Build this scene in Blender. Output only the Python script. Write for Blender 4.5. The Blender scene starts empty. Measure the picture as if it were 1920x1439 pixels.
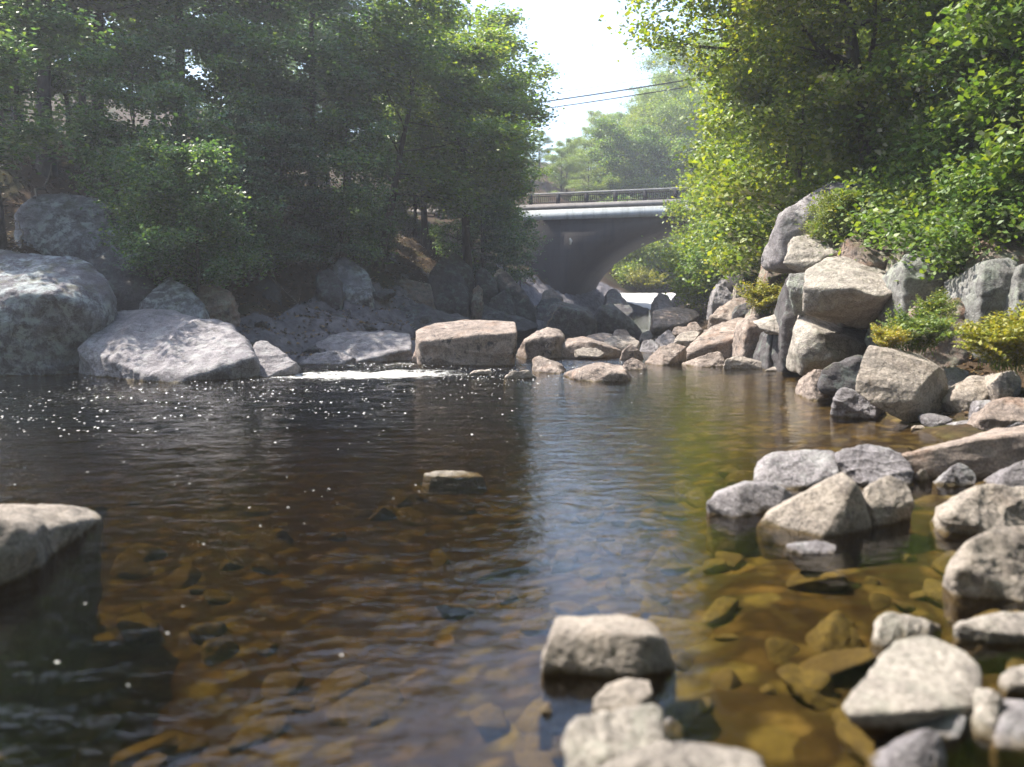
import bpy, bmesh, math, random
import numpy as np
from mathutils import Vector, Matrix
R = math.radians
scene = bpy.context.scene
COL = scene.collection

# ------------------------------------------------------------------ camera, sky, sun, exposure
CAM_H, FPX, HOR = 1.6, 1500.0, 555.0           # camera height, focal length in photo pixels, horizon row
PITCH = math.atan((719.5 - HOR) / FPX)
cam_d = bpy.data.cameras.new('camera')
cam = bpy.data.objects.new('camera', cam_d)
COL.objects.link(cam)
cam.location = (0, 0, CAM_H)
cam.rotation_euler = (math.pi / 2 - PITCH, 0, 0)
cam_d.sensor_width = 36.0
cam_d.lens = 36.0 * FPX / 1920.0
cam_d.clip_start, cam_d.clip_end = 0.05, 2000
cam_d.dof.use_dof = True
cam_d.dof.focus_distance = 19.0
cam_d.dof.aperture_fstop = 1.0
scene.camera = cam

SUN_EL, SUN_AZ = R(55), R(-68)                  # azimuth from +Y, negative to the left
w = bpy.data.worlds.new('World')
scene.world = w
w.use_nodes = True
nt = w.node_tree
bg = nt.nodes['Background']
sky = nt.nodes.new('ShaderNodeTexSky')
sky.sky_type = 'NISHITA'
sky.sun_disc = False
sky.sun_elevation = SUN_EL
sky.sun_rotation = SUN_AZ
sky.air_density, sky.dust_density, sky.ozone_density = 1.0, 1.6, 1.0
nt.links.new(sky.outputs[0], bg.inputs[0])
bg.inputs[1].default_value = 0.138
sun_d = bpy.data.lights.new('sun', 'SUN')
sun_d.energy, sun_d.angle, sun_d.color = 3.8, R(0.5), (1.0, 0.93, 0.82)
sun = bpy.data.objects.new('sun', sun_d)
COL.objects.link(sun)
sdir = Vector((math.sin(SUN_AZ) * math.cos(SUN_EL), math.cos(SUN_AZ) * math.cos(SUN_EL), math.sin(SUN_EL)))
sun.rotation_euler = sdir.to_track_quat('Z', 'Y').to_euler()
sun.location = (-40, 30, 60)
vs = scene.view_settings
vs.view_transform, vs.look, vs.gamma, vs.use_curve_mapping, vs.exposure = 'Standard', 'None', 1.0, False, 1.82
cy = scene.cycles
cy.max_bounces, cy.diffuse_bounces, cy.glossy_bounces, cy.transmission_bounces = 8, 2, 3, 4
cy.transparent_max_bounces = 10
cy.caustics_reflective = cy.caustics_refractive = False
cy.sample_clamp_indirect = 4.0
cy.use_denoising = True
try:
    cy.denoiser = 'OPENIMAGEDENOISE'
    cy.denoising_input_passes = 'RGB_ALBEDO_NORMAL'
except Exception:
    pass

# ------------------------------------------------------------------ helpers: pixels of the photo <-> world
CP, SP = math.cos(PITCH), math.sin(PITCH)
def ray(px, py):
    X, Y = (px - 959.5) / FPX, (719.5 - py) / FPX
    return np.array([X, CP + Y * SP, -SP + Y * CP])
def at(px, py, d):                               # the point of pixel (px,py) at distance y = d
    r = ray(px, py)
    return np.array([0, 0, CAM_H]) + r * (d / r[1])
def dW(py, z=0.0):                               # the distance at which a row of the photo meets height z
    r = ray(960, py)
    return r[1] * (z - CAM_H) / r[2]

# ------------------------------------------------------------------ helpers: noise
_rs = np.random.RandomState(7)
_perm = np.concatenate([_rs.permutation(256)] * 3)
_grad = _rs.normal(size=(256, 3)); _grad /= np.linalg.norm(_grad, axis=1)[:, None]
def perlin(p):
    p = np.asarray(p, float)
    i = np.floor(p).astype(int); f = p - i
    u = f * f * f * (f * (f * 6 - 15) + 10)
    i &= 255
    out = 0
    for a in (0, 1):
        for b in (0, 1):
            for c in (0, 1):
                h = _perm[_perm[_perm[(i[:, 0] + a) & 255] + ((i[:, 1] + b) & 255)] + ((i[:, 2] + c) & 255)]
                g = (_grad[h] * (f - np.array([a, b, c]))).sum(1)
                wgt = (u[:, 0] if a else 1 - u[:, 0]) * (u[:, 1] if b else 1 - u[:, 1]) * (u[:, 2] if c else 1 - u[:, 2])
                out = out + wgt * g
    return out * 1.5
def fbm(p, octs=4, lac=2.03, gain=0.5):
    a, s, t = 1.0, 0, 0
    for k in range(octs):
        s = s + a * perlin(p + 17.3 * k); t += a; p = p * lac; a *= gain
    return s / t
def ridged(p, octs=3):
    a, s, t = 1.0, 0, 0
    for k in range(octs):
        s = s + a * (1 - 2.2 * np.abs(perlin(p + 9.1 * k))); t += a; p = p * 2.1; a *= 0.5
    return s / t

# ------------------------------------------------------------------ helpers: objects
def mesh_np(name, V, F, mat=None, smooth=True):
    V = np.asarray(V, np.float32); F = np.asarray(F, np.int32)
    me = bpy.data.meshes.new(name)
    n, k = F.shape
    me.vertices.add(len(V)); me.vertices.foreach_set('co', V.ravel())
    me.loops.add(n * k); me.loops.foreach_set('vertex_index', F.ravel())
    me.polygons.add(n)
    me.polygons.foreach_set('loop_start', np.arange(0, n * k, k, dtype=np.int32))
    me.polygons.foreach_set('loop_total', np.full(n, k, np.int32))
    if smooth:
        me.polygons.foreach_set('use_smooth', np.ones(n, bool))
    me.update(calc_edges=True)
    me.validate()
    if mat: me.materials.append(mat)
    return me
def obj(name, me, parent=None, loc=(0, 0, 0)):
    o = bpy.data.objects.new(name, me)
    COL.objects.link(o)
    o.location = loc
    if parent: o.parent = parent
    return o
def tag(o, label=None, cat=None, group=None, kind=None):
    if label: o['label'] = label
    if cat: o['category'] = cat
    if group: o['group'] = group
    if kind: o['kind'] = kind
    return o
def empty(name, loc, rz=0.0, **k):
    o = bpy.data.objects.new(name, None)
    o.empty_display_size = 0.3
    COL.objects.link(o)
    o.location = loc; o.rotation_euler = (0, 0, rz)
    return tag(o, **k)
def dup(root, loc, rot=(0, 0, 0), scale=(1, 1, 1), mats=None):   # a copy of a thing and its parts
    c = root.copy(); COL.objects.link(c)
    c.location = loc; c.rotation_euler = rot; c.scale = scale
    for ch in root.children:
        d = ch.copy(); COL.objects.link(d); d.parent = c
        kind = ch.name.split('.')[0]
        if mats and kind in mats:
            d.material_slots[0].link = 'OBJECT'; d.material_slots[0].material = mats[kind]
    return c
class MB:                                        # collects boxes and tubes into one mesh
    def __init__(s): s.V, s.F = [], []
    def box(s, c, u, v, t, hu, hv, ht):          # centre, three axes, half sizes
        c, u, v, t = [np.array(a, float) for a in (c, u, v, t)]
        b = len(s.V)
        for i in (-1, 1):
            for j in (-1, 1):
                for k in (-1, 1):
                    s.V.append(c + u * hu * i + v * hv * j + t * ht * k)
        for f in ((0, 1, 3, 2), (4, 6, 7, 5), (0, 4, 5, 1), (2, 3, 7, 6), (0, 2, 6, 4), (1, 5, 7, 3)):
            s.F.append([b + q for q in f])
    def tube(s, pts, rad, n=7):
        pts = [np.array(p, float) for p in pts]
        b = len(s.V)
        ref = np.array([0.31, 0.17, 0.93])
        for i, p in enumerate(pts):
            d = pts[min(i + 1, len(pts) - 1)] - pts[max(i - 1, 0)]
            d = d / (np.linalg.norm(d) + 1e-9)
            if abs(d @ ref) > 0.95: ref = np.array([0.9, 0.3, 0.2])
            e = np.cross(d, ref); e /= np.linalg.norm(e); f = np.cross(d, e)
            r = rad[i] if hasattr(rad, '__len__') else rad
            for k in range(n):
                a = 2 * math.pi * k / n
                s.V.append(p + (e * math.cos(a) + f * math.sin(a)) * r)
        for i in range(len(pts) - 1):
            for k in range(n):
                k2 = (k + 1) % n
                s.F.append([b + i * n + k, b + i * n + k2, b + (i + 1) * n + k2, b + (i + 1) * n + k])
    def mesh(s, name, mat, smooth=False):
        return mesh_np(name, np.array(s.V), np.array(s.F), mat, smooth)

# ------------------------------------------------------------------ helpers: materials
class NT:
    def __init__(s, name):
        s.m = bpy.data.materials.new(name); s.m.use_nodes = True
        s.t = s.m.node_tree; s.t.nodes.clear()
        s.out = s.n('ShaderNodeOutputMaterial')
    def n(s, t, **k):
        x = s.t.nodes.new(t)
        for a, v in k.items(): setattr(x, a, v)
        return x
    def l(s, a, b): s.t.links.new(a, b)
    def noise(s, vec, scale, detail=6, rough=0.6, dist=0.0):
        x = s.n('ShaderNodeTexNoise')
        x.inputs['Scale'].default_value = scale; x.inputs['Detail'].default_value = detail
        x.inputs['Roughness'].default_value = rough; x.inputs['Distortion'].default_value = dist
        s.l(vec, x.inputs['Vector']); return x.outputs['Fac']
    def ramp(s, fac, stops):
        x = s.n('ShaderNodeValToRGB')
        e = x.color_ramp.elements
        while len(e) < len(stops): e.new(0.5)
        for i, (p, c) in enumerate(stops):
            e[i].position = p; e[i].color = (c, c, c, 1) if not hasattr(c, '__len__') else (*c, 1)
        s.l(fac, x.inputs[0]); return x.outputs[0]
    def mix(s, fac, a, b, blend='MIX'):
        x = s.n('ShaderNodeMix', data_type='RGBA', blend_type=blend)
        for v, i in ((fac, 0), (a, 6), (b, 7)):
            if hasattr(v, 'links') or hasattr(v, 'is_linked'): s.l(v, x.inputs[i])
            elif hasattr(v, '__len__'): x.inputs[i].default_value = (*v, 1)
            else: x.inputs[i].default_value = v
        return x.outputs[2]
    def math(s, op, a, b=None, c=None, clamp=False):
        x = s.n('ShaderNodeMath', operation=op, use_clamp=clamp)
        for i, v in enumerate((a, b, c)):
            if v is None: continue
            if hasattr(v, 'is_linked'): s.l(v, x.inputs[i])
            else: x.inputs[i].default_value = v
        return x.outputs[0]
    def bump(s, h, strength, dist, normal=None):
        x = s.n('ShaderNodeBump')
        if hasattr(strength, 'is_linked'): s.l(strength, x.inputs['Strength'])
        else: x.inputs['Strength'].default_value = strength
        x.inputs['Distance'].default_value = dist
        s.l(h, x.inputs['Height'])
        if normal: s.l(normal, x.inputs['Normal'])
        return x.outputs[0]
    def bsdf(s, col, rough=0.85, normal=None, spec=0.3):
        x = s.n('ShaderNodeBsdfPrincipled')
        if hasattr(col, 'is_linked'): s.l(col, x.inputs['Base Color'])
        else: x.inputs['Base Color'].default_value = (*col, 1)
        if hasattr(rough, 'is_linked'): s.l(rough, x.inputs['Roughness'])
        else: x.inputs['Roughness'].default_value = rough
        x.inputs['Specular IOR Level'].default_value = spec
        if normal: s.l(normal, x.inputs['Normal'])
        return x.outputs[0]
    def done(s, sh): s.l(sh, s.out.inputs['Surface']); return s.m

def rock_mat(name, c1, c2, lichen=0.0, lcol=(0.50, 0.52, 0.50), stain=0.3, scol=(0.05, 0.045, 0.045), moss=0.0, rust=0.0, wet=True, zw=0.0, bump=1.0):
    t = NT(name)
    tc = t.n('ShaderNodeTexCoord'); oi = t.n('ShaderNodeObjectInfo')
    off = t.n('ShaderNodeVectorMath', operation='MULTIPLY_ADD')
    t.l(oi.outputs['Random'], off.inputs[0]); off.inputs[1].default_value = (31, 17, 23)
    t.l(tc.outputs['Object'], off.inputs[2]); P = off.outputs[0]
    geo = t.n('ShaderNodeNewGeometry')
    big = t.noise(P, 1.1, 5, 0.6)
    mid = t.noise(P, 5.0, 8, 0.68)
    fine = t.noise(P, 42.0, 6, 0.75)
    col = t.mix(t.ramp(big, [(0.35, 0), (0.65, 1)]), c1, c2)
    col = t.mix(t.math('MULTIPLY', t.ramp(mid, [(0.42, 0), (0.6, 1)]), 0.85), col, tuple(0.55 * a + 0.45 * b for a, b in zip(c2, (0.1, 0.09, 0.09))))
    sp = t.ramp(fine, [(0.3, 0.4), (0.5, 1.0), (0.7, 1.45)])
    col = t.mix(1.0, col, sp, 'MULTIPLY')
    if rust:
        col = t.mix(t.math('MULTIPLY', t.ramp(t.noise(P, 2.3, 6, 0.65), [(0.52, 0), (0.7, 1)]), rust), col, (0.22, 0.10, 0.04))
    if stain:
        sm = t.math('MULTIPLY', t.ramp(t.noise(P, 3.4, 9, 0.75, 0.4), [(0.55, 0), (0.62, 1)]), t.ramp(t.noise(P, 0.9, 3, 0.5), [(0.42, 0), (0.6, 1)]))
        col = t.mix(t.math('MULTIPLY', sm, stain * 2.2, clamp=True), col, scol)
    if lichen:
        lm = t.math('MULTIPLY', t.ramp(t.noise(P, 4.2, 10, 0.72, 0.3), [(0.53 - 0.08 * lichen, 0), (0.58, 1)]), t.ramp(t.noise(P, 0.8, 3, 0.5), [(0.36, 0), (0.55, 1)]))
        col = t.mix(t.math('MULTIPLY', lm, min(1, lichen)), col, lcol)
    if moss:
        sx = t.n('ShaderNodeSeparateXYZ'); t.l(geo.outputs['Normal'], sx.inputs[0])
        up = t.ramp(sx.outputs[2], [(0.45, 0), (0.9, 1)])
        mm = t.math('MULTIPLY', up, t.ramp(t.noise(P, 2.6, 8, 0.7), [(0.5, 0), (0.6, 1)]))
        col = t.mix(t.math('MULTIPLY', mm, moss), col, (0.075, 0.08, 0.025))
    rough = 0.88
    if wet:                                       # the wet, silt-stained band at the waterline
        sz = t.n('ShaderNodeSeparateXYZ'); t.l(geo.outputs['Position'], sz.inputs[0])
        zz = t.math('ADD', sz.outputs[2], t.math('MULTIPLY', t.math('SUBTRACT', mid, 0.5), 0.18))
        wm = t.n('ShaderNodeMapRange'); t.l(zz, wm.inputs[0])
        wm.inputs[1].default_value, wm.inputs[2].default_value = zw - 0.005, zw + 0.03
        wm.inputs[3].default_value, wm.inputs[4].default_value = 1, 0
        col = t.mix(t.math('MULTIPLY', wm.outputs[0], 0.95), col, t.mix(1.0, (0.10, 0.072, 0.03), sp, 'MULTIPLY'))
        r = t.n('ShaderNodeMapRange'); t.l(wm.outputs[0], r.inputs[0])
        r.inputs[3].default_value, r.inputs[4].default_value = 0.88, 0.45
        rough = r.outputs[0]
    vo = t.n('ShaderNodeTexVoronoi', feature='DISTANCE_TO_EDGE'); vo.inputs['Scale'].default_value = 1.7
    wob = t.n('ShaderNodeVectorMath', operation='MULTIPLY_ADD')
    nz = t.n('ShaderNodeTexNoise'); nz.inputs['Scale'].default_value = 2.0; nz.inputs['Detail'].default_value = 4; t.l(P, nz.inputs['Vector'])
    t.l(nz.outputs['Color'], wob.inputs[0]); wob.inputs[1].default_value = (0.6, 0.6, 0.6); t.l(P, wob.inputs[2])
    t.l(wob.outputs[0], vo.inputs['Vector'])
    crack = t.ramp(vo.outputs['Distance'], [(0.0, 0), (0.03, 1)])
    col = t.mix(t.math('MULTIPLY', t.math('MULTIPLY', t.math('SUBTRACT', 1.0, crack), t.ramp(big, [(0.5, 0), (0.6, 1)])), 0.5), col, (0.05, 0.043, 0.04))
    n1 = t.bump(crack, 0.3 * bump, 0.02)
    n2 = t.bump(mid, 0.9 * bump, 0.09, n1)
    n3 = t.bump(fine, 0.7 * bump, 0.02, n2)
    return t.done(t.bsdf(col, rough, n3, 0.25))

M = {}
M['tan'] = rock_mat('tan_granite', (0.40, 0.335, 0.295), (0.26, 0.21, 0.18), stain=0.45, rust=0.35)
M['pale'] = rock_mat('pale_granite', (0.44, 0.40, 0.355), (0.345, 0.31, 0.275), stain=0.3, lichen=0.3, lcol=(0.42, 0.44, 0.36))
M['cream'] = rock_mat('cream_granite', (0.43, 0.375, 0.325), (0.34, 0.30, 0.26), stain=0.25, rust=0.15)
M['lichen'] = rock_mat('lichen_granite', (0.20, 0.19, 0.205), (0.13, 0.125, 0.14), lichen=0.9, lcol=(0.38, 0.42, 0.42), stain=0.5, moss=0.5)
M['shelf'] = rock_mat('shelf_granite', (0.32, 0.30, 0.305), (0.23, 0.215, 0.23), stain=0.25, lichen=0.25)
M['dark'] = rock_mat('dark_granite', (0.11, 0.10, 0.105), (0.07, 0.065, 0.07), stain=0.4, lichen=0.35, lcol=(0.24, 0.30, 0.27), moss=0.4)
M['ledge'] = rock_mat('ledge_granite', (0.27, 0.21, 0.175), (0.19, 0.15, 0.13), stain=0.4, lichen=0.45, lcol=(0.36, 0.40, 0.30), rust=0.6, moss=0.3, wet=False)
M['greyledge'] = rock_mat('grey_ledge_granite', (0.27, 0.27, 0.26), (0.19, 0.19, 0.185), stain=0.3, lichen=0.6, lcol=(0.36, 0.40, 0.33), wet=False)
M['bed'] = rock_mat('riverbed_stone', (0.31, 0.25, 0.085), (0.19, 0.15, 0.055), stain=0.3, wet=False)
M['bedwarm'] = rock_mat('riverbed_stone_rusty', (0.27, 0.21, 0.085), (0.165, 0.125, 0.05), stain=0.3, wet=False)

def leaf_mat(name, ca, cb, cc, trans=0.42):
    t = NT(name)
    geo = t.n('ShaderNodeNewGeometry'); oi = t.n('ShaderNodeObjectInfo')
    tc = t.n('ShaderNodeTexCoord')
    f = t.math('ADD', t.math('MULTIPLY', geo.outputs['Random Per Island'], 0.6), t.math('MULTIPLY', t.noise(tc.outputs['Object'], 0.5, 2, 0.5), 0.5))
    f = t.math('ADD', f, t.math('MULTIPLY', t.math('SUBTRACT', oi.outputs['Random'], 0.5), 0.2))
    col = t.ramp(f, [(0.2, ca), (0.6, cb), (0.92, cc)])
    d = t.n('ShaderNodeBsdfDiffuse'); t.l(col, d.inputs[0])
    tr = t.n('ShaderNodeBsdfTranslucent')
    tcol = t.mix(1.0, col, (1.5, 1.35, 0.5), 'MULTIPLY'); t.l(tcol, tr.inputs[0])
    m = t.n('ShaderNodeMixShader'); m.inputs[0].default_value = trans
    t.l(d.outputs[0], m.inputs[1]); t.l(tr.outputs[0], m.inputs[2])
    g = t.n('ShaderNodeBsdfGlossy'); g.inputs['Roughness'].default_value = 0.42
    fr = t.n('ShaderNodeFresnel'); fr.inputs[0].default_value = 1.4
    m2 = t.n('ShaderNodeMixShader'); t.l(t.math('MULTIPLY', fr.outputs[0], 0.55), m2.inputs[0])
    t.l(m.outputs[0], m2.inputs[1]); t.l(g.outputs[0], m2.inputs[2])
    return t.done(m2.outputs[0])
M['leafcool'] = leaf_mat('leaf_cool_green', (0.05, 0.125, 0.065), (0.105, 0.215, 0.09), (0.22, 0.32, 0.085), 0.58)
M['leafwarm'] = leaf_mat('leaf_warm_green', (0.09, 0.17, 0.028), (0.19, 0.29, 0.036), (0.34, 0.38, 0.045), 0.58)
M['leafmid'] = leaf_mat('leaf_mid_green', (0.07, 0.155, 0.034), (0.14, 0.25, 0.045), (0.27, 0.34, 0.05), 0.58)
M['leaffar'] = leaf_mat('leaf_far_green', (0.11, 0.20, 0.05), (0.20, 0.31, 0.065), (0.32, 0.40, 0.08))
M['needle'] = leaf_mat('needle_green', (0.03, 0.085, 0.042), (0.055, 0.13, 0.06), (0.10, 0.17, 0.065), 0.35)
M['fernyellow'] = leaf_mat('fern_yellow_green', (0.18, 0.22, 0.03), (0.34, 0.34, 0.04), (0.42, 0.30, 0.04), 0.5)
M['ferngreen'] = leaf_mat('fern_green', (0.08, 0.15, 0.035), (0.17, 0.25, 0.045), (0.34, 0.34, 0.05), 0.5)
M['yellowgrass'] = leaf_mat('yellow_grass', (0.16, 0.19, 0.02), (0.26, 0.27, 0.03), (0.34, 0.31, 0.04), 0.5)

def bark_mat():
    t = NT('bark')
    tc = t.n('ShaderNodeTexCoord'); mp = t.n('ShaderNodeMapping'); mp.inputs['Scale'].default_value = (1, 1, 0.22)
    t.l(tc.outputs['Object'], mp.inputs[0])
    n = t.noise(mp.outputs[0], 14, 8, 0.7); b = t.noise(tc.outputs['Object'], 1.3, 4, 0.6)
    col = t.ramp(n, [(0.3, (0.028, 0.023, 0.020)), (0.55, (0.075, 0.062, 0.054)), (0.75, (0.13, 0.115, 0.10))])
    col = t.mix(t.ramp(b, [(0.55, 0), (0.7, 0.6)]), col, (0.12, 0.125, 0.11))
    return t.done(t.bsdf(col, 0.95, t.bump(n, 0.9, 0.05), 0.15))
M['bark'] = bark_mat()

def ground_mat():
    t = NT('leaf_litter_and_riverbed')
    geo = t.n('ShaderNodeNewGeometry'); P = geo.outputs['Position']
    sx = t.n('ShaderNodeSeparateXYZ'); t.l(P, sx.inputs[0])
    at_ = t.n('ShaderNodeAttribute'); at_.attribute_name = 'above'
    a, b, c = t.noise(P, 0.5, 5, 0.6), t.noise(P, 9, 8, 0.75), t.noise(P, 60, 4, 0.7)
    litter = t.ramp(b, [(0.3, (0.016, 0.012, 0.010)), (0.5, (0.045, 0.031, 0.021)), (0.68, (0.09, 0.06, 0.036))])
    litter = t.mix(t.ramp(c, [(0.45, 0), (0.7, 0.7)]), litter, (0.10, 0.068, 0.04))
    litter = t.mix(t.ramp(a, [(0.5, 0), (0.62, 0.75)]), litter, (0.045, 0.05, 0.018))
    vo = t.n('ShaderNodeTexVoronoi'); vo.inputs['Scale'].default_value = 4.5; vo.inputs['Randomness'].default_value = 1
    ws = t.n('ShaderNodeVectorMath', operation='MULTIPLY_ADD')
    nz = t.n('ShaderNodeTexNoise'); nz.inputs['Scale'].default_value = 3; t.l(P, nz.inputs['Vector'])
    t.l(nz.outputs['Color'], ws.inputs[0]); ws.inputs[1].default_value = (0.35, 0.35, 0.35); t.l(P, ws.inputs[2]); t.l(ws.outputs[0], vo.inputs['Vector'])
    hs = t.n('ShaderNodeSeparateColor'); t.l(vo.outputs['Color'], hs.inputs[0])
    bed = t.ramp(hs.outputs[0], [(0.0, (0.05, 0.034, 0.014)), (0.35, (0.12, 0.085, 0.03)), (0.7, (0.165, 0.14, 0.05)), (1.0, (0.17, 0.12, 0.045))])
    bed = t.mix(1.0, bed, t.ramp(b, [(0.3, 0.45), (0.65, 1.25)]), 'MULTIPLY')
    bed = t.mix(t.ramp(vo.outputs['Distance'], [(0.32, 0), (0.6, 0.8)]), bed, (0.028, 0.018, 0.009))
    col = t.mix(t.ramp(at_.outputs['Fac'], [(0.48, 0), (0.54, 1)]), bed, litter)
    br_ = t.n('ShaderNodeAttribute'); br_.attribute_name = 'bedrock'
    rk = t.ramp(t.noise(P, 3.2, 9, 0.7), [(0.35, (0.075, 0.07, 0.075)), (0.55, (0.16, 0.15, 0.16)), (0.7, (0.23, 0.21, 0.215))])
    col = t.mix(t.ramp(t.math('ADD', br_.outputs['Fac'], t.math('MULTIPLY', t.math('SUBTRACT', b, 0.5), 0.8)), [(0.45, 0), (0.6, 1)]), col, rk)
    h = t.math('ADD', t.math('MULTIPLY', b, 0.6), t.math('MULTIPLY', c, 0.4))
    return t.done(t.bsdf(col, 0.95, t.bump(h, 0.8, 0.06), 0.1))
M['ground'] = ground_mat()

def water_mat():
    t = NT('river_water')
    geo = t.n('ShaderNodeNewGeometry'); P = geo.outputs['Position']
    chop = t.n('ShaderNodeAttribute'); chop.attribute_name = 'chop'
    foam = t.n('ShaderNodeAttribute'); foam.attribute_name = 'foam'
    def mapped(sx, sy, rz=0.0):
        mp = t.n('ShaderNodeMapping'); mp.inputs['Scale'].default_value = (sx, sy, 1); mp.inputs['Rotation'].default_value = (0, 0, rz)
        t.l(P, mp.inputs[0]); return mp.outputs[0]
    r1 = t.noise(mapped(2.2, 4.6, R(12)), 1.0, 3, 0.55, 0.6)
    r2 = t.noise(mapped(7.0, 13.0, R(-10)), 1.0, 3, 0.6, 0.5)
    r3 = t.noise(mapped(26, 44, R(5)), 1.0, 2, 0.6)
    c = chop.outputs['Fac']
    n1 = t.bump(r1, t.math('MULTIPLY', c, 0.55, clamp=True), 0.10)
    n2 = t.bump(r2, t.math('MULTIPLY', c, 0.6, clamp=True), 0.045, n1)
    n3 = t.bump(r3, t.math('MULTIPLY_ADD', c, 1.6, -0.55, clamp=True), 0.03, n2)
    fr = t.n('ShaderNodeFresnel'); fr.inputs[0].default_value = 1.333; t.l(n3, fr.inputs['Normal'])
    tr = t.n('ShaderNodeBsdfTransparent'); tr.inputs[0].default_value = (0.93, 0.86, 0.72, 1)
    gl = t.n('ShaderNodeBsdfGlossy'); gl.inputs['Roughness'].default_value = 0.06; gl.inputs[0].default_value = (1, 1, 1, 1)
    t.l(n3, gl.inputs['Normal'])
    m = t.n('ShaderNodeMixShader'); t.l(fr.outputs[0], m.inputs[0]); t.l(tr.outputs[0], m.inputs[1]); t.l(gl.outputs[0], m.inputs[2])
    fn = t.noise(mapped(3.2, 6.5, R(14)), 1.0, 10, 0.82, 1.2)
    fm = t.math('MULTIPLY_ADD', t.math('ADD', fn, foam.outputs['Fac']), 6.0, -4.7, clamp=True)
    vf = t.n('ShaderNodeTexVoronoi'); vf.inputs['Scale'].default_value = 1.0; t.l(mapped(17, 22), vf.inputs['Vector'])
    vc = t.n('ShaderNodeSeparateColor'); t.l(vf.outputs['Color'], vc.inputs[0])
    painted_glint = t.n('ShaderNodeAttribute'); painted_glint.attribute_name = 'painted_glint'  # sun glints on the nearer water, painted as small white dots
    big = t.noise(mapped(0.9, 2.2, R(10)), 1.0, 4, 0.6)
    dens = t.math('MULTIPLY', painted_glint.outputs['Fac'], t.ramp(big, [(0.44, 0), (0.58, 1)]))
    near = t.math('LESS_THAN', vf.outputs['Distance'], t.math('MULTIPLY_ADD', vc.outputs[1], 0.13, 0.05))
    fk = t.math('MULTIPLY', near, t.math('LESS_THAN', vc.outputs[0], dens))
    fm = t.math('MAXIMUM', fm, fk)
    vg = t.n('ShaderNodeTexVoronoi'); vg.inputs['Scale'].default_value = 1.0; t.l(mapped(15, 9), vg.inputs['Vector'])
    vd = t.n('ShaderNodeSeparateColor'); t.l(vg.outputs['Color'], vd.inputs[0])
    glit = t.n('ShaderNodeAttribute'); glit.attribute_name = 'painted_glitter'  # sun glints farther out, also painted on as white dots
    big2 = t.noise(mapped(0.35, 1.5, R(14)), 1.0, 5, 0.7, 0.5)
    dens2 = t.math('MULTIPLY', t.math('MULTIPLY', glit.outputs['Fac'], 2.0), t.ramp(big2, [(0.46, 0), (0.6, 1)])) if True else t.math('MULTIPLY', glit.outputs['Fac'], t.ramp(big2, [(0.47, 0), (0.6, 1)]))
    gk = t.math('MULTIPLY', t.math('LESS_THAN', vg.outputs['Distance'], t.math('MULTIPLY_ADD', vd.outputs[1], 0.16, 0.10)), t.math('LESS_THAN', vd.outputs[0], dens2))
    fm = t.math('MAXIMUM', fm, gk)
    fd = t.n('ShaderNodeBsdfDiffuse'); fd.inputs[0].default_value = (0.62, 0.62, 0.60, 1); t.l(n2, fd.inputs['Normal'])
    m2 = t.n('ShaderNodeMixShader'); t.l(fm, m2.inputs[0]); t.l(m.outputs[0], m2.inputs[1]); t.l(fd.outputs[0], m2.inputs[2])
    va = t.n('ShaderNodeVolumeAbsorption'); va.inputs[0].default_value = (0.62, 0.56, 0.32, 1); va.inputs[1].default_value = 1.0
    t.l(va.outputs[0], t.out.inputs['Volume'])
    return t.done(m2.outputs[0])
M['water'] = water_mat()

def concrete(name, c, stain=0.5):
    t = NT(name)
    geo = t.n('ShaderNodeNewGeometry'); P = geo.outputs['Position']
    mp = t.n('ShaderNodeMapping'); mp.inputs['Scale'].default_value = (1.6, 1.6, 0.25); t.l(P, mp.inputs[0])
    a, b, f = t.noise(mp.outputs[0], 1.2, 6, 0.65), t.noise(P, 0.9, 6, 0.6), t.noise(P, 18, 5, 0.7)
    col = t.mix(t.math('MULTIPLY', t.ramp(a, [(0.5, 0), (0.7, 1)]), stain), c, tuple(x * 0.4 for x in c))
    col = t.mix(t.ramp(b, [(0.4, 0), (0.7, 0.4)]), col, tuple(x * 0.75 for x in c))
    col = t.mix(1.0, col, t.ramp(f, [(0.3, 0.8), (0.7, 1.15)]), 'MULTIPLY')
    sz = t.n('ShaderNodeSeparateXYZ'); t.l(P, sz.inputs[0])
    fr = t.math('FRACT', t.math('MULTIPLY', t.math('ADD', sz.outputs[2], t.math('MULTIPLY', b, 0.05)), 2.3))
    line = t.ramp(fr, [(0.0, 0), (0.05, 1)])
    col = t.mix(t.math('MULTIPLY', t.math('SUBTRACT', 1.0, line), 0.35), col, tuple(x * 0.3 for x in c))
    return t.done(t.bsdf(col, 0.9, t.bump(f, 0.4, 0.03, t.bump(line, 0.5, 0.02)), 0.2))
M['concrete'] = concrete('weathered_concrete', (0.30, 0.28, 0.27))
M['shadowconcrete'] = concrete('shadow_dark_concrete', (0.055, 0.05, 0.05), 0.7)  # deep shadow of the arch put into a darker base colour
M['girder'] = concrete('blue_grey_painted_girder', (0.50, 0.55, 0.60), 0.7)
M['steel'] = concrete('dark_railing_paint', (0.035, 0.033, 0.036), 0.2)
M['galv'] = concrete('galvanised_rail', (0.42, 0.40, 0.38), 0.3)
M['asphalt'] = concrete('asphalt', (0.055, 0.053, 0.052), 0.3)
M['wire'] = concrete('black_cable', (0.02, 0.02, 0.022), 0.1)
M['whitepaint'] = concrete('white_paint', (0.7, 0.68, 0.62), 0.1)

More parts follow.
